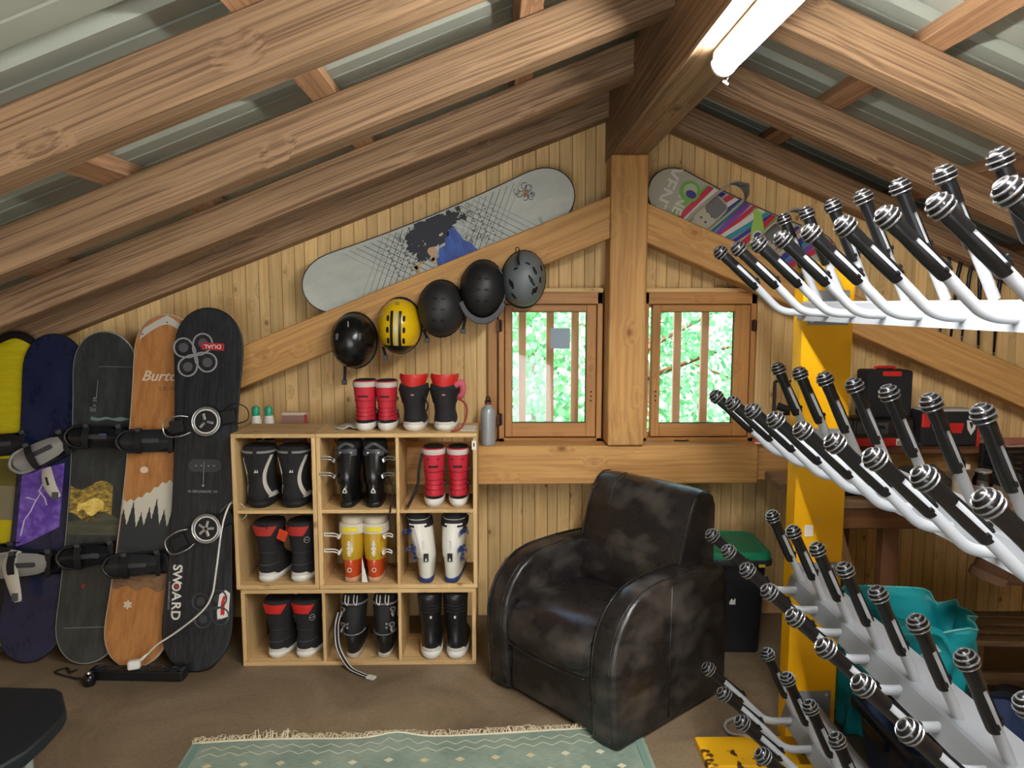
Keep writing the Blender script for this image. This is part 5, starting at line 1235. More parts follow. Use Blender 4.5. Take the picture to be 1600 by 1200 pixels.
# ------------------------------------------------------------------ glove and boot drying rack
def rack():
    t = empty('drying_rack', (1.135, 2.60, 0), R(-.0), 'yellow post drying rack with four tiers of white tubes and black sleeves', 'rack')
    X0 = -.088; X1 = .088
    def post(y, flip, nm='post'):
        # sheet-metal channel open to the side
        m = MB(); th = .004
        pts = [(X0, y-.03), (X1, y-.03), (X1, y+.045), (X1-th, y+.045), (X1-th, y-.03+th), (X0+th, y-.03+th), (X0+th, y+.045), (X0, y+.045)]
        m.prism(pts, .0, 1.742, 'xy'); return m.build(nm, M_yel, t)
    p1 = post(.0, 1); p2 = post(-1.95, 1)
    # chipped foot plates
    m, N, L, B = newmat('chipped_yellow_paint'); tc = N.new('ShaderNodeTexCoord'); nz = N.new('ShaderNodeTexNoise'); nz.inputs['Scale'].default_value = 22; nz.inputs['Detail'].default_value = 6
    L.new(tc.outputs['Object'], nz.inputs[0]); c = N.new('ShaderNodeValToRGB'); e = c.color_ramp.elements; e[0].position = .37; e[0].color = rgb(70, 46, 22); e[1].position = .41; e[1].color = rgb(228, 172, 22)
    L.new(nz.outputs[0], c.inputs[0]); L.new(c.outputs[0], B.inputs['Base Color']); B.inputs['Roughness'].default_value = .5
    for y in (-.01, -1.96):
        MB().box(-.42, .095, y-.19, y-.015, .0, .028).build('foot_plate', m, t, bevel=.004)
    # grey kick section and bolts
    for z in (.245, .73, 1.215, 1.70):
        pass
    slv = plain('black_sleeve', (15, 15, 18), .30); ballm = plain('black_ball', (16, 16, 20), .25); ribm = plain('dark_chrome_ribs', (165, 167, 172), .25, .8)
    zt = [1.770, 1.290, .808, .326]
    def mesh_tube(front):
        m = MB()
        if front: P = [(.0, 0, -.2)]
        return m
    # local geometry of one front arm and one back arm, origin at its tip
    def arm_pts(front):
        if front: return [(.022, 0, -.020), (.085, 0, -.076), (.150, 0, -.138), (.185, 0, -.172), (.205, 0, -.187), (.232, 0, -.196), (.262, 0, -.198), (.315, 0, -.198)]
        return [(.012, 0, -.024), (.06, 0, -.125), (.128, 0, -.268)]
    def arm_dir(front):
        a = arm_pts(front); return (Vector(a[1])-Vector(a[0])).normalized()
    meshes = {}
    def get(front):
        if front in meshes: return meshes[front]
        P = arm_pts(front); d = arm_dir(front)
        C = cr(P, 5) if front else [Vector(p) for p in P]
        T = MB().tube(C, .0125, 12)
        # sleeve: split tube with a bulged neck, pale slot along the top
        q = Vector(P[0]).normalized(); s0 = Vector((0, 0, 0))
        Mx = Matrix.Translation(s0) @ d.to_track_quat('Z', 'Y').to_matrix().to_4x4()
        S = MB(); prof = [(.010, .012), (.0165, .016), (.0175, .03), (.0165, .05), (.0170, .070), (.0175, .085), (.0185, .12), (.0185, .165), (.0165, .172)]
        seg = 16; rings = []
        slot0 = .085
        S.lathe([p for p in prof if p[1] <= .07], seg, Mx)
        # lower half: open slot on the upper side
        side = Mx.to_3x3().inverted() @ Vector((.55, -.75, .45)); ang = math.atan2(side.y, side.x)
        for r, z in [p for p in prof if p[1] >= .07]:
            ou = [Mx @ Vector((r*math.cos(ang+a), r*math.sin(ang+a), z)) for a in [R(48+264*k/12) for k in range(13)]]
            inn = [Mx @ Vector((.0128*math.cos(ang+a), .0128*math.sin(ang+a), z)) for a in [R(48+264*k/12) for k in range(12, -1, -1)]]
            rings.append(ou+inn)
        S.loft(rings)
        for sg in (-1, 1):
            a = ang+sg*R(48); S.lathe([(.004, -.006), (.005, 0), (.003, .005)], 8, Mx @ Matrix.Translation((.019*math.cos(a), .019*math.sin(a), .155)))
        Bm = MB(); rr_ = .0235
        Bm.lathe([(rr_*math.sin(PI*k/10)+.0001, -rr_*math.cos(PI*k/10)) for k in range(11)], 16, Mx @ Matrix.Translation((0, 0, .004)))
        Rb = MB()
        for k in range(5):
            a = R(30+28*k); r2 = (rr_+.0005)*math.sin(a); zz_ = -(rr_+.0005)*math.cos(a)
            Rb.tube([Mx @ Matrix.Translation((0, 0, .004)) @ Vector((r2*math.cos(2*PI*j/16), r2*math.sin(2*PI*j/16), zz_)) for j in range(16)], .0021, 5, closed=True)
        def me(mb, nm, mat):
            o = mb.build(nm, mat, None, smooth='auto', ang=45); md = o.data; bpy.data.objects.remove(o); return md
        meshes[front] = (me(T, 'arm_tube', M_rackw), me(S, 'sleeve', slv), me(Bm, 'ball_tip', ballm), me(Rb, 'tip_ribs', ribm))
        return meshes[front]
    for lv, z in enumerate(zt):
        # tier bar: folded white channel with sloping flange
        zb = z-.198
        m = MB(); prof = [(-.110, zb-.028), (-.094, zb+.030), (-.088, zb+.036), (.014, zb+.036), (.022, zb+.030), (.022, zb-.028), (.019, zb-.028), (.019, zb+.028), (.012, zb+.033), (-.086, zb+.033), (-.091, zb+.028), (-.107, zb-.028)]
        m.prism([(a, b) for a, b in prof], -1.95, -.034, 'xz'); m.build('tier_bar', plain('white_bar_paint', (146, 151, 158), .38), t)
        MB().box(-.072, .072, -.034, -.0305, zb-.045, zb+.075).build('mount_plate', plain('grey_mount_plate', (150, 156, 164), .45, .3), t, bevel=.003)
        for bx_, bz in ((-.055, zb-.03), (.055, zb-.03), (-.055, zb+.06), (.055, zb+.06)):
            m = MB(); m.lathe([(.007, 0), (.007, .005), (.003, .007)], 8, Matrix.Translation((bx_, -.034, bz)) @ Matrix.Rotation(R(90), 4, 'X')); m.build('bolt', M_sil, t)
        for i in range(11):
            for front in (True, False):
                tm, sm, bm_, rm = get(front)
                y = -.10-.170*i if front else -.10-.174*i
                x = .735-1.135+.0042*i if front else .943-1.135+.003*i
                o = bpy.data.objects.new('arm_tube', tm); COL.objects.link(o); o.parent = t; o.location = (x, y, z if front else z+(.108, .094, .066, .052)[lv])
                for nm, md in (('sleeve', sm), ('ball_tip', bm_), ('tip_ribs', rm)):
                    c = bpy.data.objects.new(nm, md); COL.objects.link(c); c.parent = o
                    if nm == 'ball_tip': c.name = 'ball_tip'
    # identification plate
    MB().box(-.05, -.02, -.0335, -.030, .78, .82).build('id_plate', M_wht, t)
    m = MB(); m.prism([(-.005, .835), (.0, .828), (.005, .835), (.0, .842)], -.0335, -.0305, 'xz'); m.build('rivet', M_sil, t)
rack()

# ------------------------------------------------------------------ bin with green lid
def bin_():
    t = empty('storage_bin', (1.075, 3.43, 0), R(-3), 'black storage bin with bright green lid behind the armchair', 'bin')
    m = MB(); rings = []
    def rrp(w, d, r, z): return [Vector((x, y, z)) for x, y in rr(-w/2, w/2, -d/2, d/2, r, 4)]
    m.loft([rrp(.27, .27, .03, 0), rrp(.275, .275, .035, .02), rrp(.305, .305, .04, .42), rrp(.325, .325, .04, .425), rrp(.325, .325, .04, .44)]); m.build('body', plain('black_bin_plastic', (22, 24, 30), .5), t, smooth='auto', ang=40)
    g = plain('green_lid', (24, 128, 92), .4)
    m = MB(); m.loft([rrp(.345, .345, .045, .435), rrp(.350, .350, .05, .45), rrp(.346, .346, .05, .474), rrp(.325, .325, .05, .484), rrp(.30, .30, .05, .485), rrp(.285, .285, .05, .478), rrp(.26, .26, .05, .478)]); m.build('lid', g, t, smooth='auto', ang=30)
    m = MB(); m.loft([rrp(.354, .354, .045, .425), rrp(.356, .356, .05, .446), rrp(.35, .35, .05, .452)]); m.build('lid_rim', plain('black_bin_plastic', (22, 24, 30), .5), t, smooth='auto')
    MB().box(.105, .135, -.181, -.174, .420, .434).build('latch', plain('yellow_latch', (190, 180, 60), .5), t, bevel=.003)
    m = MB(); m.prism([(-.012, .235), (.014, .235), (.014, .262), (.006, .252), (-.002, .262), (-.012, .246)], -.152, -.146); m.build('sticker', M_wht, t)
    m = MB(); m.tube([(.02, -.135, .02), (.022, -.137, .09)], .0015, 5); m.build('scuff', plain('pale_scuff', (70, 72, 78), .6), t)
bin_()

# ------------------------------------------------------------------ stool / chair corner at lower left
def seat():
    t = empty('stool', (-1.60, 1.98, 0), 0, 'black padded stool with chrome legs, cut off at lower left', 'stool')
    m = MB(); z = .42
    pts = [(-.36, -.36), (.17, -.36), (.23, -.31), (.320, -.155), (.348, -.08), (.352, .0), (.346, .09), (.335, .125), (.262, .232), (.235, .250), (.05, .262), (-.36, .27)]
    m.loft([[Vector((x*.97, y*.97, z-.045)) for x, y in pts], [Vector((x, y, z-.03)) for x, y in pts], [Vector((x, y, z-.006)) for x, y in pts], [Vector((x*.985, y*.985, z)) for x, y in pts]])
    m.build('seat', plain('black_seat_vinyl', (18, 24, 32), .55, bump=.3, bscale=250), t, smooth='auto', ang=40)
    for x, y in ((.315, -.03), (-.30, .20), (.17, -.29), (-.30, -.29)):
        m = MB(); m.tube([(x, y, z-.035), (x, y, .01)], .014, 12); l = m.build('leg', M_sil, t, smooth='auto')
        m = MB(); m.lathe([(.017, 0), (.017, .02)], 12, Matrix.Translation((x, y, 0))); m.build('rubber_foot', M_blk, l)
    m = MB(); m.tube([(-.30, -.29, z-.05), (.17, -.29, z-.05), (.315, -.03, z-.05), (.22, .20, z-.05), (-.30, .20, z-.05)], .010, 8, closed=True); m.build('frame', M_sil, t, smooth=True)
seat()

# ------------------------------------------------------------------ power strip, plugs, cords
def power():
    t = empty('power_strip', (-1.545, 3.10, 0), R(-3), 'black power strip with round sockets on floor below the boards', 'power strip')
    MB().prism(rr(-.205, .205, -.030, .030, .010, 3), .004, .045, 'xy').build('housing', M_blk, t, bevel=.004)
    for k in range(8):
        x = -.165+.046*k; m = MB(); m.lathe([(.0195, .0), (.0195, .003), (.016, .003), (.015, .001)], 16, Matrix.Translation((x, 0, .0445))); so = m.build('socket', plain('socket_grey', (44, 46, 50), .5), t, smooth='auto')
        m = MB(); m.lathe([(.003, 0), (.003, .003)], 6, Matrix.Translation((x-.006, 0, .0465))); m.lathe([(.003, 0), (.003, .003)], 6, Matrix.Translation((x+.006, 0, .0465))); 
        h = m.build('socket_holes', plain('dark_hole', (20, 14, 10), .6), so); h['kind'] = 'stuff'
    MB().box(.186, .200, -.016, .016, .044, .050).build('switch', plain('dark_grey_band', (62, 62, 66), .5), t, bevel=.002)
    p = empty('plug', (-1.555, 3.085, .048), 0, 'white plug pushed into the middle of the power strip', 'plug')
    M = Matrix.Rotation(R(20), 4, 'Z') @ Matrix.Rotation(R(-14), 4, 'X'); MB().box(-.026, .026, -.022, .022, 0, .040, M).build('plug_body', M_wht, p, bevel=.010, seg=3, smooth='auto')
    m = MB(); m.tube([(.022, .01, .034), (.045, .03, .055)], [.008, .004], 8); m.build('strain_relief', M_wht, p, smooth=True)
    P = cr([(-1.510, 3.115, .100), (-1.47, 3.12, .14), (-1.38, 3.12, .20), (-1.27, 3.11, .29), (-1.225, 3.115, .36), (-1.205, 3.12, .46), (-1.185, 3.14, .62), (-1.172, 3.165, .70), (-1.165, 3.23, .74), (-1.168, 3.34, .72), (-1.168, 3.45, .55)], 8)
    m = MB(); m.tube(P, .0040, 8); tag(m.build('white_cord', M_wht, smooth=True), 'white cord rising from the plug across the black snowboard', 'cord')
    q = empty('plug', (-1.725, 3.045, 0), R(30), 'black round plug lying at the left end of power strip', 'plug')
    m = MB(); m.lathe([(.020, 0), (.024, .008), (.024, .03), (.018, .045), (.008, .052)], 16, Matrix.Translation((0, 0, .0))); m.build('plug_body', plain('gloss_black', (20, 20, 22), .2), q, smooth='auto')
    m = MB(); m.lathe([(.010, .052), (.008, .060)], 12); m.build('plug_ring', M_sil, q)
    m = MB(); m.tube(cr([(-1.745, 3.06, .02), (-1.83, 3.10, .006), (-1.93, 3.15, .006), (-1.90, 3.185, .006), (-1.86, 3.14, .012), (-1.82, 3.12, .03)], 8), .0045, 7); tag(m.build('mains_lead', M_blk, smooth=True), 'black cord looping over the floor left of power strip', 'cord')
power()

# ------------------------------------------------------------------ small things on the ledge and shelf
def spray(x, l):
    t = empty('spray_bottle', (x, 3.535, .930), 0, l, 'bottle', 'green-capped bottles behind the shelf')
    m = MB(); m.lathe([(.020, 0), (.024, .004), (.024, .12), (.018, .145), (.014, .150)], 18); m.build('body', M_wht, t, smooth='auto')
    m = MB(); m.lathe([(.0245, .03), (.0245, .085)], 18, cap=False); m.build('label_band', plain('dark_teal_label', (24, 60, 64), .4), t, smooth='auto')
    m = MB(); m.lathe([(.018, .145), (.0185, .150), (.0175, .180), (.011, .189), (.002, .191)], 18); m.build('cap', plain('green_cap', (36, 160, 122), .35), t, smooth='auto')
spray(-1.145, 'white bottle with green cap behind the shelf, left one'); spray(-1.085, 'white bottle with green cap behind the shelf, right one')
t = empty('box', (-.965, 3.545, .930), 0, 'small pink and brown box standing behind the shelf', 'box')
MB().box(-.055, .055, -.02, .02, 0, .150).build('carton', plain('rosy_brown_card', (150, 112, 100), .5), t, bevel=.002); MB().box(-.058, .058, -.021, .021, .146, .160).build('lid', plain('pale_card', (206, 190, 170), .5), t, bevel=.002); MB().box(.048, .057, -.0215, -.019, .0, .150).build('edge_stripe', M_redp, t)
t = empty('water_bottle', (-.048, 3.535, .930), 0, 'grey aluminium water bottle with black cap beside the left window', 'bottle')
m = MB(); m.lathe([(.030, 0), (.034, .004), (.035, .012), (.035, .155), (.031, .172), (.020, .186), (.014, .192), (.014, .198)], 26); m.build('body', plain('satin_grey_metal', (166, 172, 178), .38, .25), t, smooth='auto', ang=30)
m = MB(); m.lathe([(.016, .196), (.016, .212), (.010, .216)], 18); c = m.build('cap', M_blk, t, smooth='auto'); m = MB(); m.tube([(.008*math.cos(a), 0, .222+.010*math.sin(a)) for a in [2*PI*k/14 for k in range(14)]], .004, 6, closed=True); m.build('carry_loop', M_blk, c, smooth=True)
m = MB(); m.lathe([(.0165, .200), (.0165, .205)], 18, cap=False); m.build('red_seal', M_redp, t)
# pale cloth lying on the shelf top behind the red boots
m = MB(); pts = []; nx, ny = 14, 6
for j in range(ny+1):
    for i in range(nx+1):
        x = -.73+.16*i/nx; y = 3.30+.12*j/ny; hh = .004+.028*math.exp(-((i/nx-.6)/.3)**2-((j/ny-.5)/.4)**2)+.006*math.sin(i*1.3+j); pts.append((x, y, 1.046+max(.002, hh)))
m.add(pts, [(j*(nx+1)+i, j*(nx+1)+i+1, (j+1)*(nx+1)+i+1, (j+1)*(nx+1)+i) for j in range(ny) for i in range(nx)])
o = m.build('cloth', M_wtr, smooth=True, recalc=False); so_ = o.modifiers.new('thick', 'SOLIDIFY'); so_.thickness = .003; tag(o, 'crumpled pale cloth on shelf top behind the short red boots', 'cloth')
tag(MB().box(-.175, -.100, 3.26, 3.40, ZT+.0005, ZT+.0025).build('paper_sheet', M_wht), 'white paper sheet on the shelf top right corner', 'paper')
# red folder and things on the ledge right of the windows
t = empty('folder', (1.33, 3.555, .925), R(-18), 'red folder lying flat at the end of the window ledge', 'folder')
MB().box(-.09, .09, -.05, .05, .0, .006).build('cover', M_redp, t, bevel=.001); MB().box(-.086, .088, -.051, .049, .006, .014).build('pages', M_wht, t); MB().box(-.09, .09, -.05, .05, .014, .019).build('cover', M_redp, t, bevel=.001)
tag(MB().tube(cr([(.86, 3.60, .936), (.90, 3.59, .937), (.93, 3.605, .936)], 4), .004, 6).build('window_latch', M_blk), 'small dark latch lying on the sill under the right window', 'latch')
t = empty('metal_stand', (1.42, 3.60, .925), 0, 'black square-tube stand with curved pad right of the window', 'stand')
for x in (-.075, .075): m = MB(); m.tube([(x, 0, 0), (x, 0, .30)], .008, 6); m.build('upright', M_blk, t)
for z in (.30, .14): m = MB(); m.tube([(-.075, 0, z), (.12, 0, z)], .007, 6); m.build('crossbar', M_blk, t)
m = MB(); m.tube(cr([(-.07, -.03, .185), (.0, -.05, .165), (.09, -.03, .185)], 6), [.018]*13, 8); m.build('curved_pad', M_blkm, t, smooth=True)

# ------------------------------------------------------------------ workbench and what stands on it
def bench():
    t = empty('workbench', (1.30, 3.28, 0), 0, 'old wooden workbench against the wall behind the yellow rack', 'workbench')
    zt = .80
    for k, (y0, y1) in enumerate(((-.30, -.165), (-.163, -.03), (-.028, .105), (.107, .235))):
        beam('top_plank', (-.02 if k % 2 else -.04, (y0+y1)/2, zt-.018), (1.45, (y0+y1)/2, zt-.018), y1-y0, .036, M_bench, t, bevel=.003)
    beam('apron', (.0, -.27, zt-.082), (1.42, -.27, zt-.082), .03, .09, M_dkwood, t)
    for x in (.34, 1.36):
        for y in (-.235, .20): beam('leg', (x, y, 0), (x, y, zt-.04), .07, .06, M_dkwood, t, up=Vector((0, 1, 0)))
    beam('diagonal_strut', (.10, -.24, .715), (.22, -.18, .42), .045, .03, M_batten, t, up=Vector((0, 1, 0)))
    beam('lower_rail', (.32, -.235, .20), (1.40, -.235, .20), .05, .06, M_dkwood, t)
bench()
shelf_z = .923
def case(x, y, z, w_, d, h, rz, label, body, trim, cat='tool case', nm='tool_case'):
    t = empty(nm, (x, y, z), R(rz), label, cat)
    MB().box(-w_/2, w_/2, -d/2, d/2, 0, h).build('shell', body, t, bevel=.014, seg=3, smooth='auto')
    return t
# brackets extend the ledge: a plank shelf in front of the ledge beam
tag(beam('ledge_plank', (1.50, 3.50, .911), (3.2, 3.50, .911), .16, .022, M_dkwood), 'narrow plank shelf along the wall carrying the tool cases', 'shelf')
c = case(1.865, 3.57, shelf_z+.135, .22, .12, .228, 0, 'black upright tool case with red clasp on top of others', M_blkfab, M_redp)
MB().box(-.04, .05, -.064, -.058, .200, .224).build('clasp', M_redp, c, bevel=.003); m = MB(); m.tube(cr([(-.05, 0, .226), (-.04, 0, .238), (.04, 0, .238), (.05, 0, .226)], 5), .007, 6); m.build('handle', M_redp, c, smooth=True)
c = case(1.84, 3.565, shelf_z, .30, .13, .135, 0, 'black and red carrying case under the upright tool case', M_blk, M_redp)
MB().box(-.15, .15, -.067, -.062, .0, .040).build('red_band', M_redp, c, bevel=.002); MB().box(.06, .105, -.0685, -.066, .004, .036).build('barcode_label', M_wht, c)
for k in range(6): MB().box(.065+.006*k, .067+.006*k+.001*(k % 2), -.0695, -.068, .008, .026).build('barcode_bar', M_blk, c)
MB().box(-.13, .02, -.066, -.060, .06, .115).build('recess', M_gry, c, bevel=.004); m = MB(); m.tube(cr([(-.10, -.07, .09), (-.05, -.078, .10), (.0, -.07, .09)], 5), .006, 6); m.build('handle', M_blkm, c, smooth=True)
c = case(2.155, 3.56, shelf_z, .28, .14, .165, 0, 'black tool bag with red lettering and white shield logo', M_blkfab, M_redp, 'tool bag', 'tool_bag')
text('V', .066, M_redp, 'lettering', c, onxz(-.070, -.0715, .090), shear=.25, bold=.004)
MB().prism([(-.02, .065), (.052, .065), (.062, .112), (-.008, .112)], -.073, -.069).build('red_block', M_redp, c)
text('R A', .018, plain('grey_print', (150, 150, 152), .5), 'lettering', c, onxz(.0, -.0715, .052))
m = MB(); m.prism([(.075, .125), (.120, .125), (.116, .085), (.098, .055), (.080, .085)], -.0735, -.070); m.build('shield_logo', M_wht, c); m = MB(); m.prism([(.085, .118), (.108, .118), (.098, .085)], -.075, -.073); m.build('shield_mark', M_blk, c)
MB().box(.128, .142, -.0715, -.062, .0, .150).build('side_trim', M_redp, c, bevel=.002); MB().box(-.12, .12, -.05, .05, .163, .176).build('grey_top', plain('pale_grey_trim', (196, 190, 182), .6), c, bevel=.005)
MB().box(-.14, -.10, -.074, -.06, .09, .16).build('corner_pad', M_redp, c, bevel=.006)
# loose papers
pl = ['tan paper at the bottom of the stack on the plank shelf', 'pink paper second from the bottom of the stack', 'tan paper third from the bottom of the stack', 'pink paper in the upper half of the stack', 'tan paper just under the top pink sheet', 'pink paper lying on top of the stack on the plank shelf']
for k in range(6):
    M = Matrix.Translation((2.43+.012*k*(1 if k % 2 else -1), 3.52, shelf_z+.0035*k)) @ Matrix.Rotation(R(7*k-18), 4, 'Z')
    tag(MB().box(-.09, .09, -.05, .05, 0, .003, M).build('paper_sheet', plain('pinkish_paper', (206, 140, 126), .7) if k % 2 else plain('tan_paper', (190, 170, 140), .7)), pl[k], 'paper', 'papers on the plank shelf')
def heap(name, x, y, z, rx, ry, h, mat, label, cat, seed):
    m = MB(); rn = random.Random(seed); nx = 18; V = []; off = Vector((seed*3.1, 0, 0))
    for i in range(nx+1):
        for j in range(nx+1):
            u, v = 2*i/nx-1, 2*j/nx-1; q = max(abs(u), abs(v)); f = q/max(1e-6, math.hypot(u, v)); X, Y_ = u*f, v*f
            d = math.hypot(X, Y_); n_ = noise.fractal(Vector((X*2, Y_*2, 0))+off, 1, 2, 4)
            V.append((x+rx*X*(1+.12*n_), y+ry*Y_*(1+.12*n_), z+max(.001, h*(1-d**2.5)*(.75+.5*n_))))
    m.add(V, [(i*(nx+1)+j, (i+1)*(nx+1)+j, (i+1)*(nx+1)+j+1, i*(nx+1)+j+1) for i in range(nx) for j in range(nx)])
    o = m.build(name, mat, smooth=True, recalc=False); sd = o.modifiers.new('t', 'SOLIDIFY'); sd.thickness = .004; sd.offset = 1; return tag(o, label, cat)
heap('jacket', 2.66, 3.49, shelf_z, .12, .07, .13, plain('charcoal_cloth', (66, 66, 68), .9, bump=.6, bscale=60), 'crumpled charcoal jacket heaped on the plank shelf at right', 'jacket', 2)
heap('cloth', 1.90, 3.27, .80, .14, .09, .085, plain('grey_brown_cloth', (84, 78, 72), .9, bump=.6, bscale=60), 'grey cloth bundle on workbench behind the second tier', 'cloth', 5)
# slatted black crate
def crate_black():
    t = empty('plastic_crate', (2.42, 3.20, .80), R(4), 'black slatted plastic crate on workbench at the right edge', 'crate')
    for k in range(6):
        z = .012+.026*k
        for (a, b) in (((-.21, -.13), (.21, -.13)), ((.21, -.13), (.21, .13)), ((.21, .13), (-.21, .13)), ((-.21, .13), (-.21, -.13))):
            beam('slat', (a[0], a[1], z), (b[0], b[1], z), .006, .017, M_blk, t, bevel=.001)
    for k in range(9):
        x = -.20+.05*k; MB().box(x-.006, x+.006, -.137, -.128, 0, .165).build('upright_rib', M_blk, t)
    for sx in (-1, 1):
        for sy in (-1, 1): MB().box(sx*.21-.012, sx*.21+.012, sy*.13-.012, sy*.13+.012, 0, .172).build('corner', M_blk, t, bevel=.003)
    MB().box(-.21, .21, -.13, .13, 0, .006).build('floor_panel', M_blk, t)
crate_black()
t = empty('glass_jar', (2.02, 3.03, .80), 0, 'clear glass jar with a metal band on workbench', 'jar')
m = MB(); m.lathe([(.030, .001), (.036, .005), (.038, .02), (.038, .075), (.030, .090), (.030, .105)], 20, cap=False); m.lathe([(.027, .105), (.027, .09), (.034, .074), (.034, .008), (.0, .006)], 20, cap=False); m.build('glass', M_glass, t, smooth='auto')
m = MB(); m.lathe([(.0385, .030), (.0385, .050)], 20, cap=False); m.build('band', M_sil, t, smooth='auto')
m = MB(); m.lathe([(.031, .104), (.0315, .112), (.028, .114)], 20); m.build('lid', M_alu, t, smooth='auto')
t = empty('spray_gun', (1.93, 2.98+.06, .80), R(20), 'translucent pump bottle beside the glass jar on workbench', 'bottle')
m = MB(); m.lathe([(.024, 0), (.028, .004), (.028, .08), (.012, .11), (.010, .118)], 16); m.build('body', plain('milky_plastic', (190, 182, 166), .35), t, smooth='auto'); m = MB(); m.box(-.012, .012, -.035, .012, .118, .140); m.build('pump_head', M_wht, t, bevel=.004); m = MB(); m.tube(cr([(0, -.02, .12), (0, -.03, .10), (0, -.022, .08)], 4), .004, 6); m.build('trigger', M_blk, t, smooth=True)
# tray below the second tier
t = empty('tray', (1.50, 3.15, .80), 0, 'shallow black tray on workbench just behind the yellow post', 'tray')
MB().box(-.12, .24, -.10, .10, 0, .006).build('tray_floor', M_blk, t); 
for a in ((-.12, -.112, -.10, .10), (.232, .24, -.10, .10), (-.12, .24, -.10, -.092), (-.12, .24, .092, .10)): MB().box(a[0], a[1], a[2], a[3], 0, .03).build('tray_side', M_blk, t)
# ski poles hung on the wall, upper right
for k, (x, z0, dx) in enumerate(((2.18, 1.47, .05), (2.235, 1.44, .055), (2.29, 1.44, .06), (2.375, 1.395, .0), (2.455, 1.36, .03))):
    t = empty('ski_pole', (x, 3.665, z0), 0, ['dark ski pole tip', 'dark ski pole tip', 'dark ski pole tip', 'dark ski pole tip', 'dark ski pole tip'][k]+' hanging on wall at upper right, '+['first', 'second', 'third', 'fourth', 'fifth'][k]+' from the post', 'ski pole', 'ski poles on the wall')
    m = MB(); m.tube([(0, 0, 0), (dx*.5, .02, .30), (dx, .02, .45)], [.006, .010, .012], 8); m.build('shaft', M_blk, t, smooth=True)
    m = MB(); m.lathe([(.002, -.035), (.006, -.002)], 8); m.build('tip', M_gry, t)

# ------------------------------------------------------------------ tub, shopping bag, things by the wall at right
def tub():
    t = empty('storage_tub', (1.545, 2.325, 0), R(0), 'open navy plastic storage tub under the rack with a dark rim', 'tub')
    nv = plain('navy_translucent', (58, 70, 104), .35); rim = plain('dark_navy_rim', (22, 28, 44), .35)
    def ring(w_, d, z, r=.03): return [Vector((x, y, z)) for x, y in rr(-w_/2, w_/2, -d/2, d/2, r, 4)]
    m = MB(); m.loft([ring(.50, .33, 0), ring(.55, .37, .20), ring(.54, .36, .20), ring(.49, .32, .01)], False, True); m.add(ring(.50, .33, 0), [tuple(range(20))]); m.build('body', nv, t, smooth='auto', ang=30)
    m = MB(); m.loft([ring(.55, .37, .185), ring(.59, .41, .19), ring(.59, .41, .215), ring(.565, .385, .22), ring(.54, .36, .212), ring(.54, .36, .19), ring(.55, .37, .185)], False, False); m.build('rim', rim, t, smooth='auto', ang=30)
    for sx in (-1, 1): MB().box(sx*.295-.012, sx*.295+.012, -.07, .07, .16, .20).build('handle', rim, t, bevel=.004)
    m = MB(); m.tube([(-.265, -.180, .15), (.265, -.180, .15)], .004, 5); m.build('seam_rib', rim, t)
tub()
def bag():
    t = empty('shopping_bag', (1.51, 2.70, .0), R(-4), 'bright turquoise shopping bag standing behind the tub, recycling arrows printed', 'bag')
    tq = plain('turquoise_woven', (20, 150, 160), .45, var=.05, bump=.25, bscale=120)
    m = MB(); rings = []; n = 40; H_ = .455; z0 = .004
    for k in range(15):
        q = k/14; r = []
        for j in range(n):
            a = 2*PI*j/n; c, s_ = sgp(math.cos(a), .45), sgp(math.sin(a), .45)
            w_ = .215+.035*q; d = .115+.015*q; wob = .016*math.sin(a*5+q*7)*q+.012*math.sin(a*9-q*9)
            zt = z0+H_*q+q**4*(.020*math.cos(a*2+.6)-.018*math.sin(a*3)+.03*(math.sin(a) > .2)-.02*(math.cos(a) > .5))
            if q > .8 and math.sin(a) < 0: zt -= .012*(q-.8)*5
            r.append(Vector((c*(w_+wob), s_*(d+wob), zt)))
        rings.append(r)
    m.loft(rings, True, False); o = m.build('bag_body', tq, t, smooth='auto', ang=50, recalc=True); sd = o.modifiers.new('t', 'SOLIDIFY'); sd.thickness = .003
    m = MB(); m.tube([p+Vector((0, 0, .0)) for p in rings[-1]], .004, 6, closed=True); m.build('bound_edge', plain('pale_turquoise', (96, 190, 190), .5), t, smooth=True)
    for sy in (-1, 1):
        P = [(-.10, sy*.135, z0+H_-.02), (-.08, sy*.135, z0+H_+.004), (.0, sy*.145, z0+H_-.01), (.08, sy*.15, z0+H_-.03), (.12, sy*.155, z0+H_-.09)]
        ribbon(P, (0, 0, .025), .003).build('handle', tq, t, smooth='auto')
    wl_ = plain('pale_print', (200, 226, 224), .5)
    for k in range(3):
        a = 2*PI*k/3+.5; M = Matrix.Translation((.055, -.150, .35)) @ Matrix.Rotation(a, 4, 'Y')
        m = MB(); m.prism([(-.030, -.024), (.010, -.024), (.010, -.034), (.030, -.017), (.010, .0), (.010, -.010), (-.030, -.010)], -.003, .002, M=M); m.build('recycling_arrow', wl_, t)
bag()
# grey cable on the floor by the rack foot
m = MB(); m.tube(cr([(1.06, 2.72, .008), (.95, 2.74, .008), (.87, 2.70, .008), (.86, 2.63, .008), (.93, 2.56, .03), (1.0, 2.55, .008)], 8), .006, 8); tag(m.build('grey_cable', plain('cable_grey', (150, 146, 138), .5), smooth=True), 'grey cable curling on the floor beside the rack foot', 'cable')
m = MB(); m.tube(cr([(1.26, 2.66, .01), (1.32, 2.74, .10), (1.36, 2.70, .12), (1.37, 2.62, .03), (1.42, 2.55, .01)], 8), .004, 8); tag(m.build('black_cable', M_blk, smooth=True), 'thin black cable between the yellow post and the tub', 'cable')
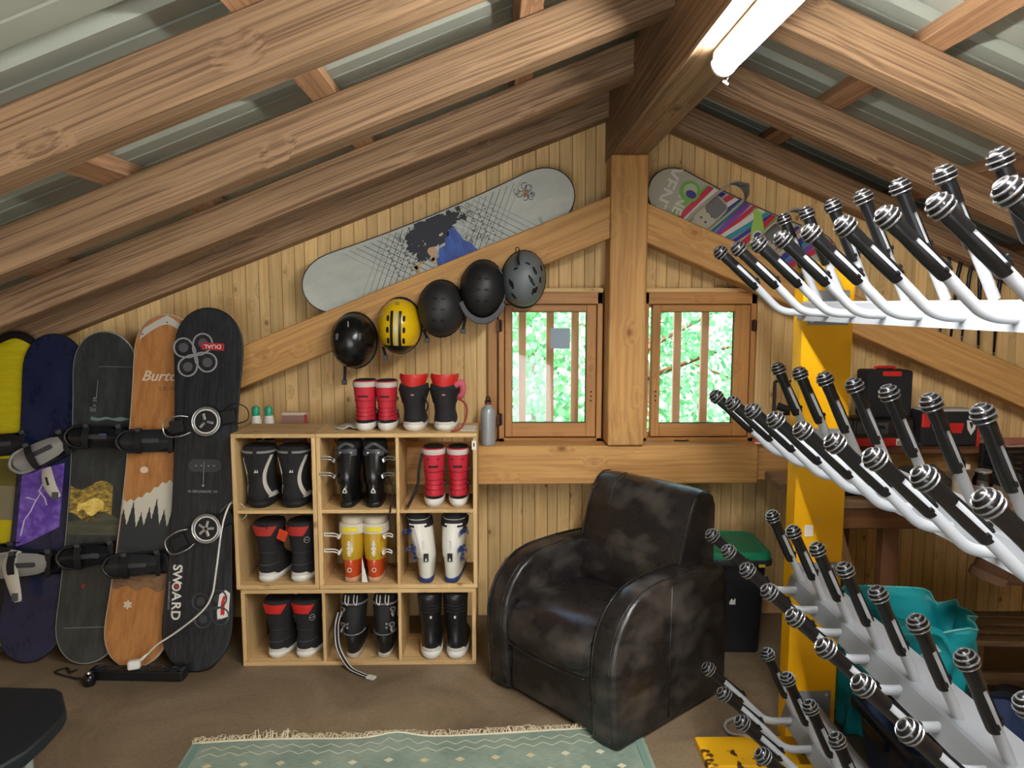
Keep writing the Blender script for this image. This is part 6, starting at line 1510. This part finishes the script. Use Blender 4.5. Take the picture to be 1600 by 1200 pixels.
# slatted bench under the workbench
def slat_bench():
    t = empty('slatted_bench', (2.20, 2.85, 0), R(-4), 'low wooden slatted bench at the right below the workbench', 'bench')
    for k in range(4): beam('slat', (-.38, -.12+.08*k, .30), (.45, -.12+.08*k, .30), .055, .022, M_bench, t)
    for k in range(2): beam('slat', (-.38, -.14, .16-.09*k), (.45, -.14, .16-.09*k), .022, .05, M_bench, t)
    for x in (-.33, .40): beam('leg', (x, 0, 0), (x, 0, .288), .28, .04, M_dkwood, t, up=Vector((0, 1, 0))) if False else MB().box(x-.02, x+.02, -.125, .13, 0, .288).build('leg', M_dkwood, t, bevel=.003)
slat_bench()
def glove_boot(x, y, rz, l):
    t, s = soft_boot(x, y, 0, rz, l, 'dark boots on the floor at right', H=.17, hw=.05, body=M_blkm, sole=plain('worn_dark_sole', (60, 60, 62), .6))
    for k in range(4):
        m = MB(); m.tube([s.pt(.06+.022*k, R(60), .003), s.pt(.065+.022*k, R(120), .003)], .003, 5); m.build('lace', M_gry, t)
    return t
glove_boot(1.94, 2.66, 150, 'dark laced shoe on the floor at far right, toe towards the viewer'); glove_boot(2.08, 2.72, 200, 'dark laced shoe on the floor at far right, behind the other'); glove_boot(2.02, 2.52, 120, 'dark laced shoe nearest the viewer at far right')
tag(MB().tube(cr([(1.98, 2.45, .02), (2.03, 2.43, .03), (2.1, 2.45, .02)], 5), [.02]*11, 8).build('green_handle', plain('green_plastic', (60, 160, 60), .4), smooth=True), 'bright green rubber grip lying among the dark shoes', 'grip')
# brown jacket sleeve hanging from the workbench end
t = empty('brown_jacket', (1.92, 2.78, 0), 0, 'dusty brown jacket sleeve hanging below workbench at the right edge', 'jacket')
br = plain('dusty_brown_cloth', (128, 96, 78), .9, bump=.5, bscale=50)
m = MB(); m.tube(cr([(.20, .05, .80), (.12, .02, .74), (.03, .0, .66), (-.03, -.01, .55)], 6), [.075, .075, .073, .072, .07, .068, .066, .065, .064, .063, .062, .061, .060, .060, .060, .060, .060, .062, .064], 14); m.build('sleeve', br, t, smooth='auto')
m = MB(); m.tube([(-.022, -.01, .57), (-.034, -.01, .54)], .066, 14); m.build('cuff', plain('tan_cuff', (150, 118, 98), .9), t, smooth='auto')
m = MB(); m.loft([[(.08, .03, .82), (.32, .03, .84), (.32, .09, .84), (.08, .09, .82)], [(.05, .0, .72), (.34, .0, .72), (.34, .10, .72), (.05, .10, .72)], [(.06, .02, .50), (.33, .02, .48), (.33, .09, .48), (.06, .09, .5)]]); m.build('body', br, t, smooth='auto', bevel=.02)
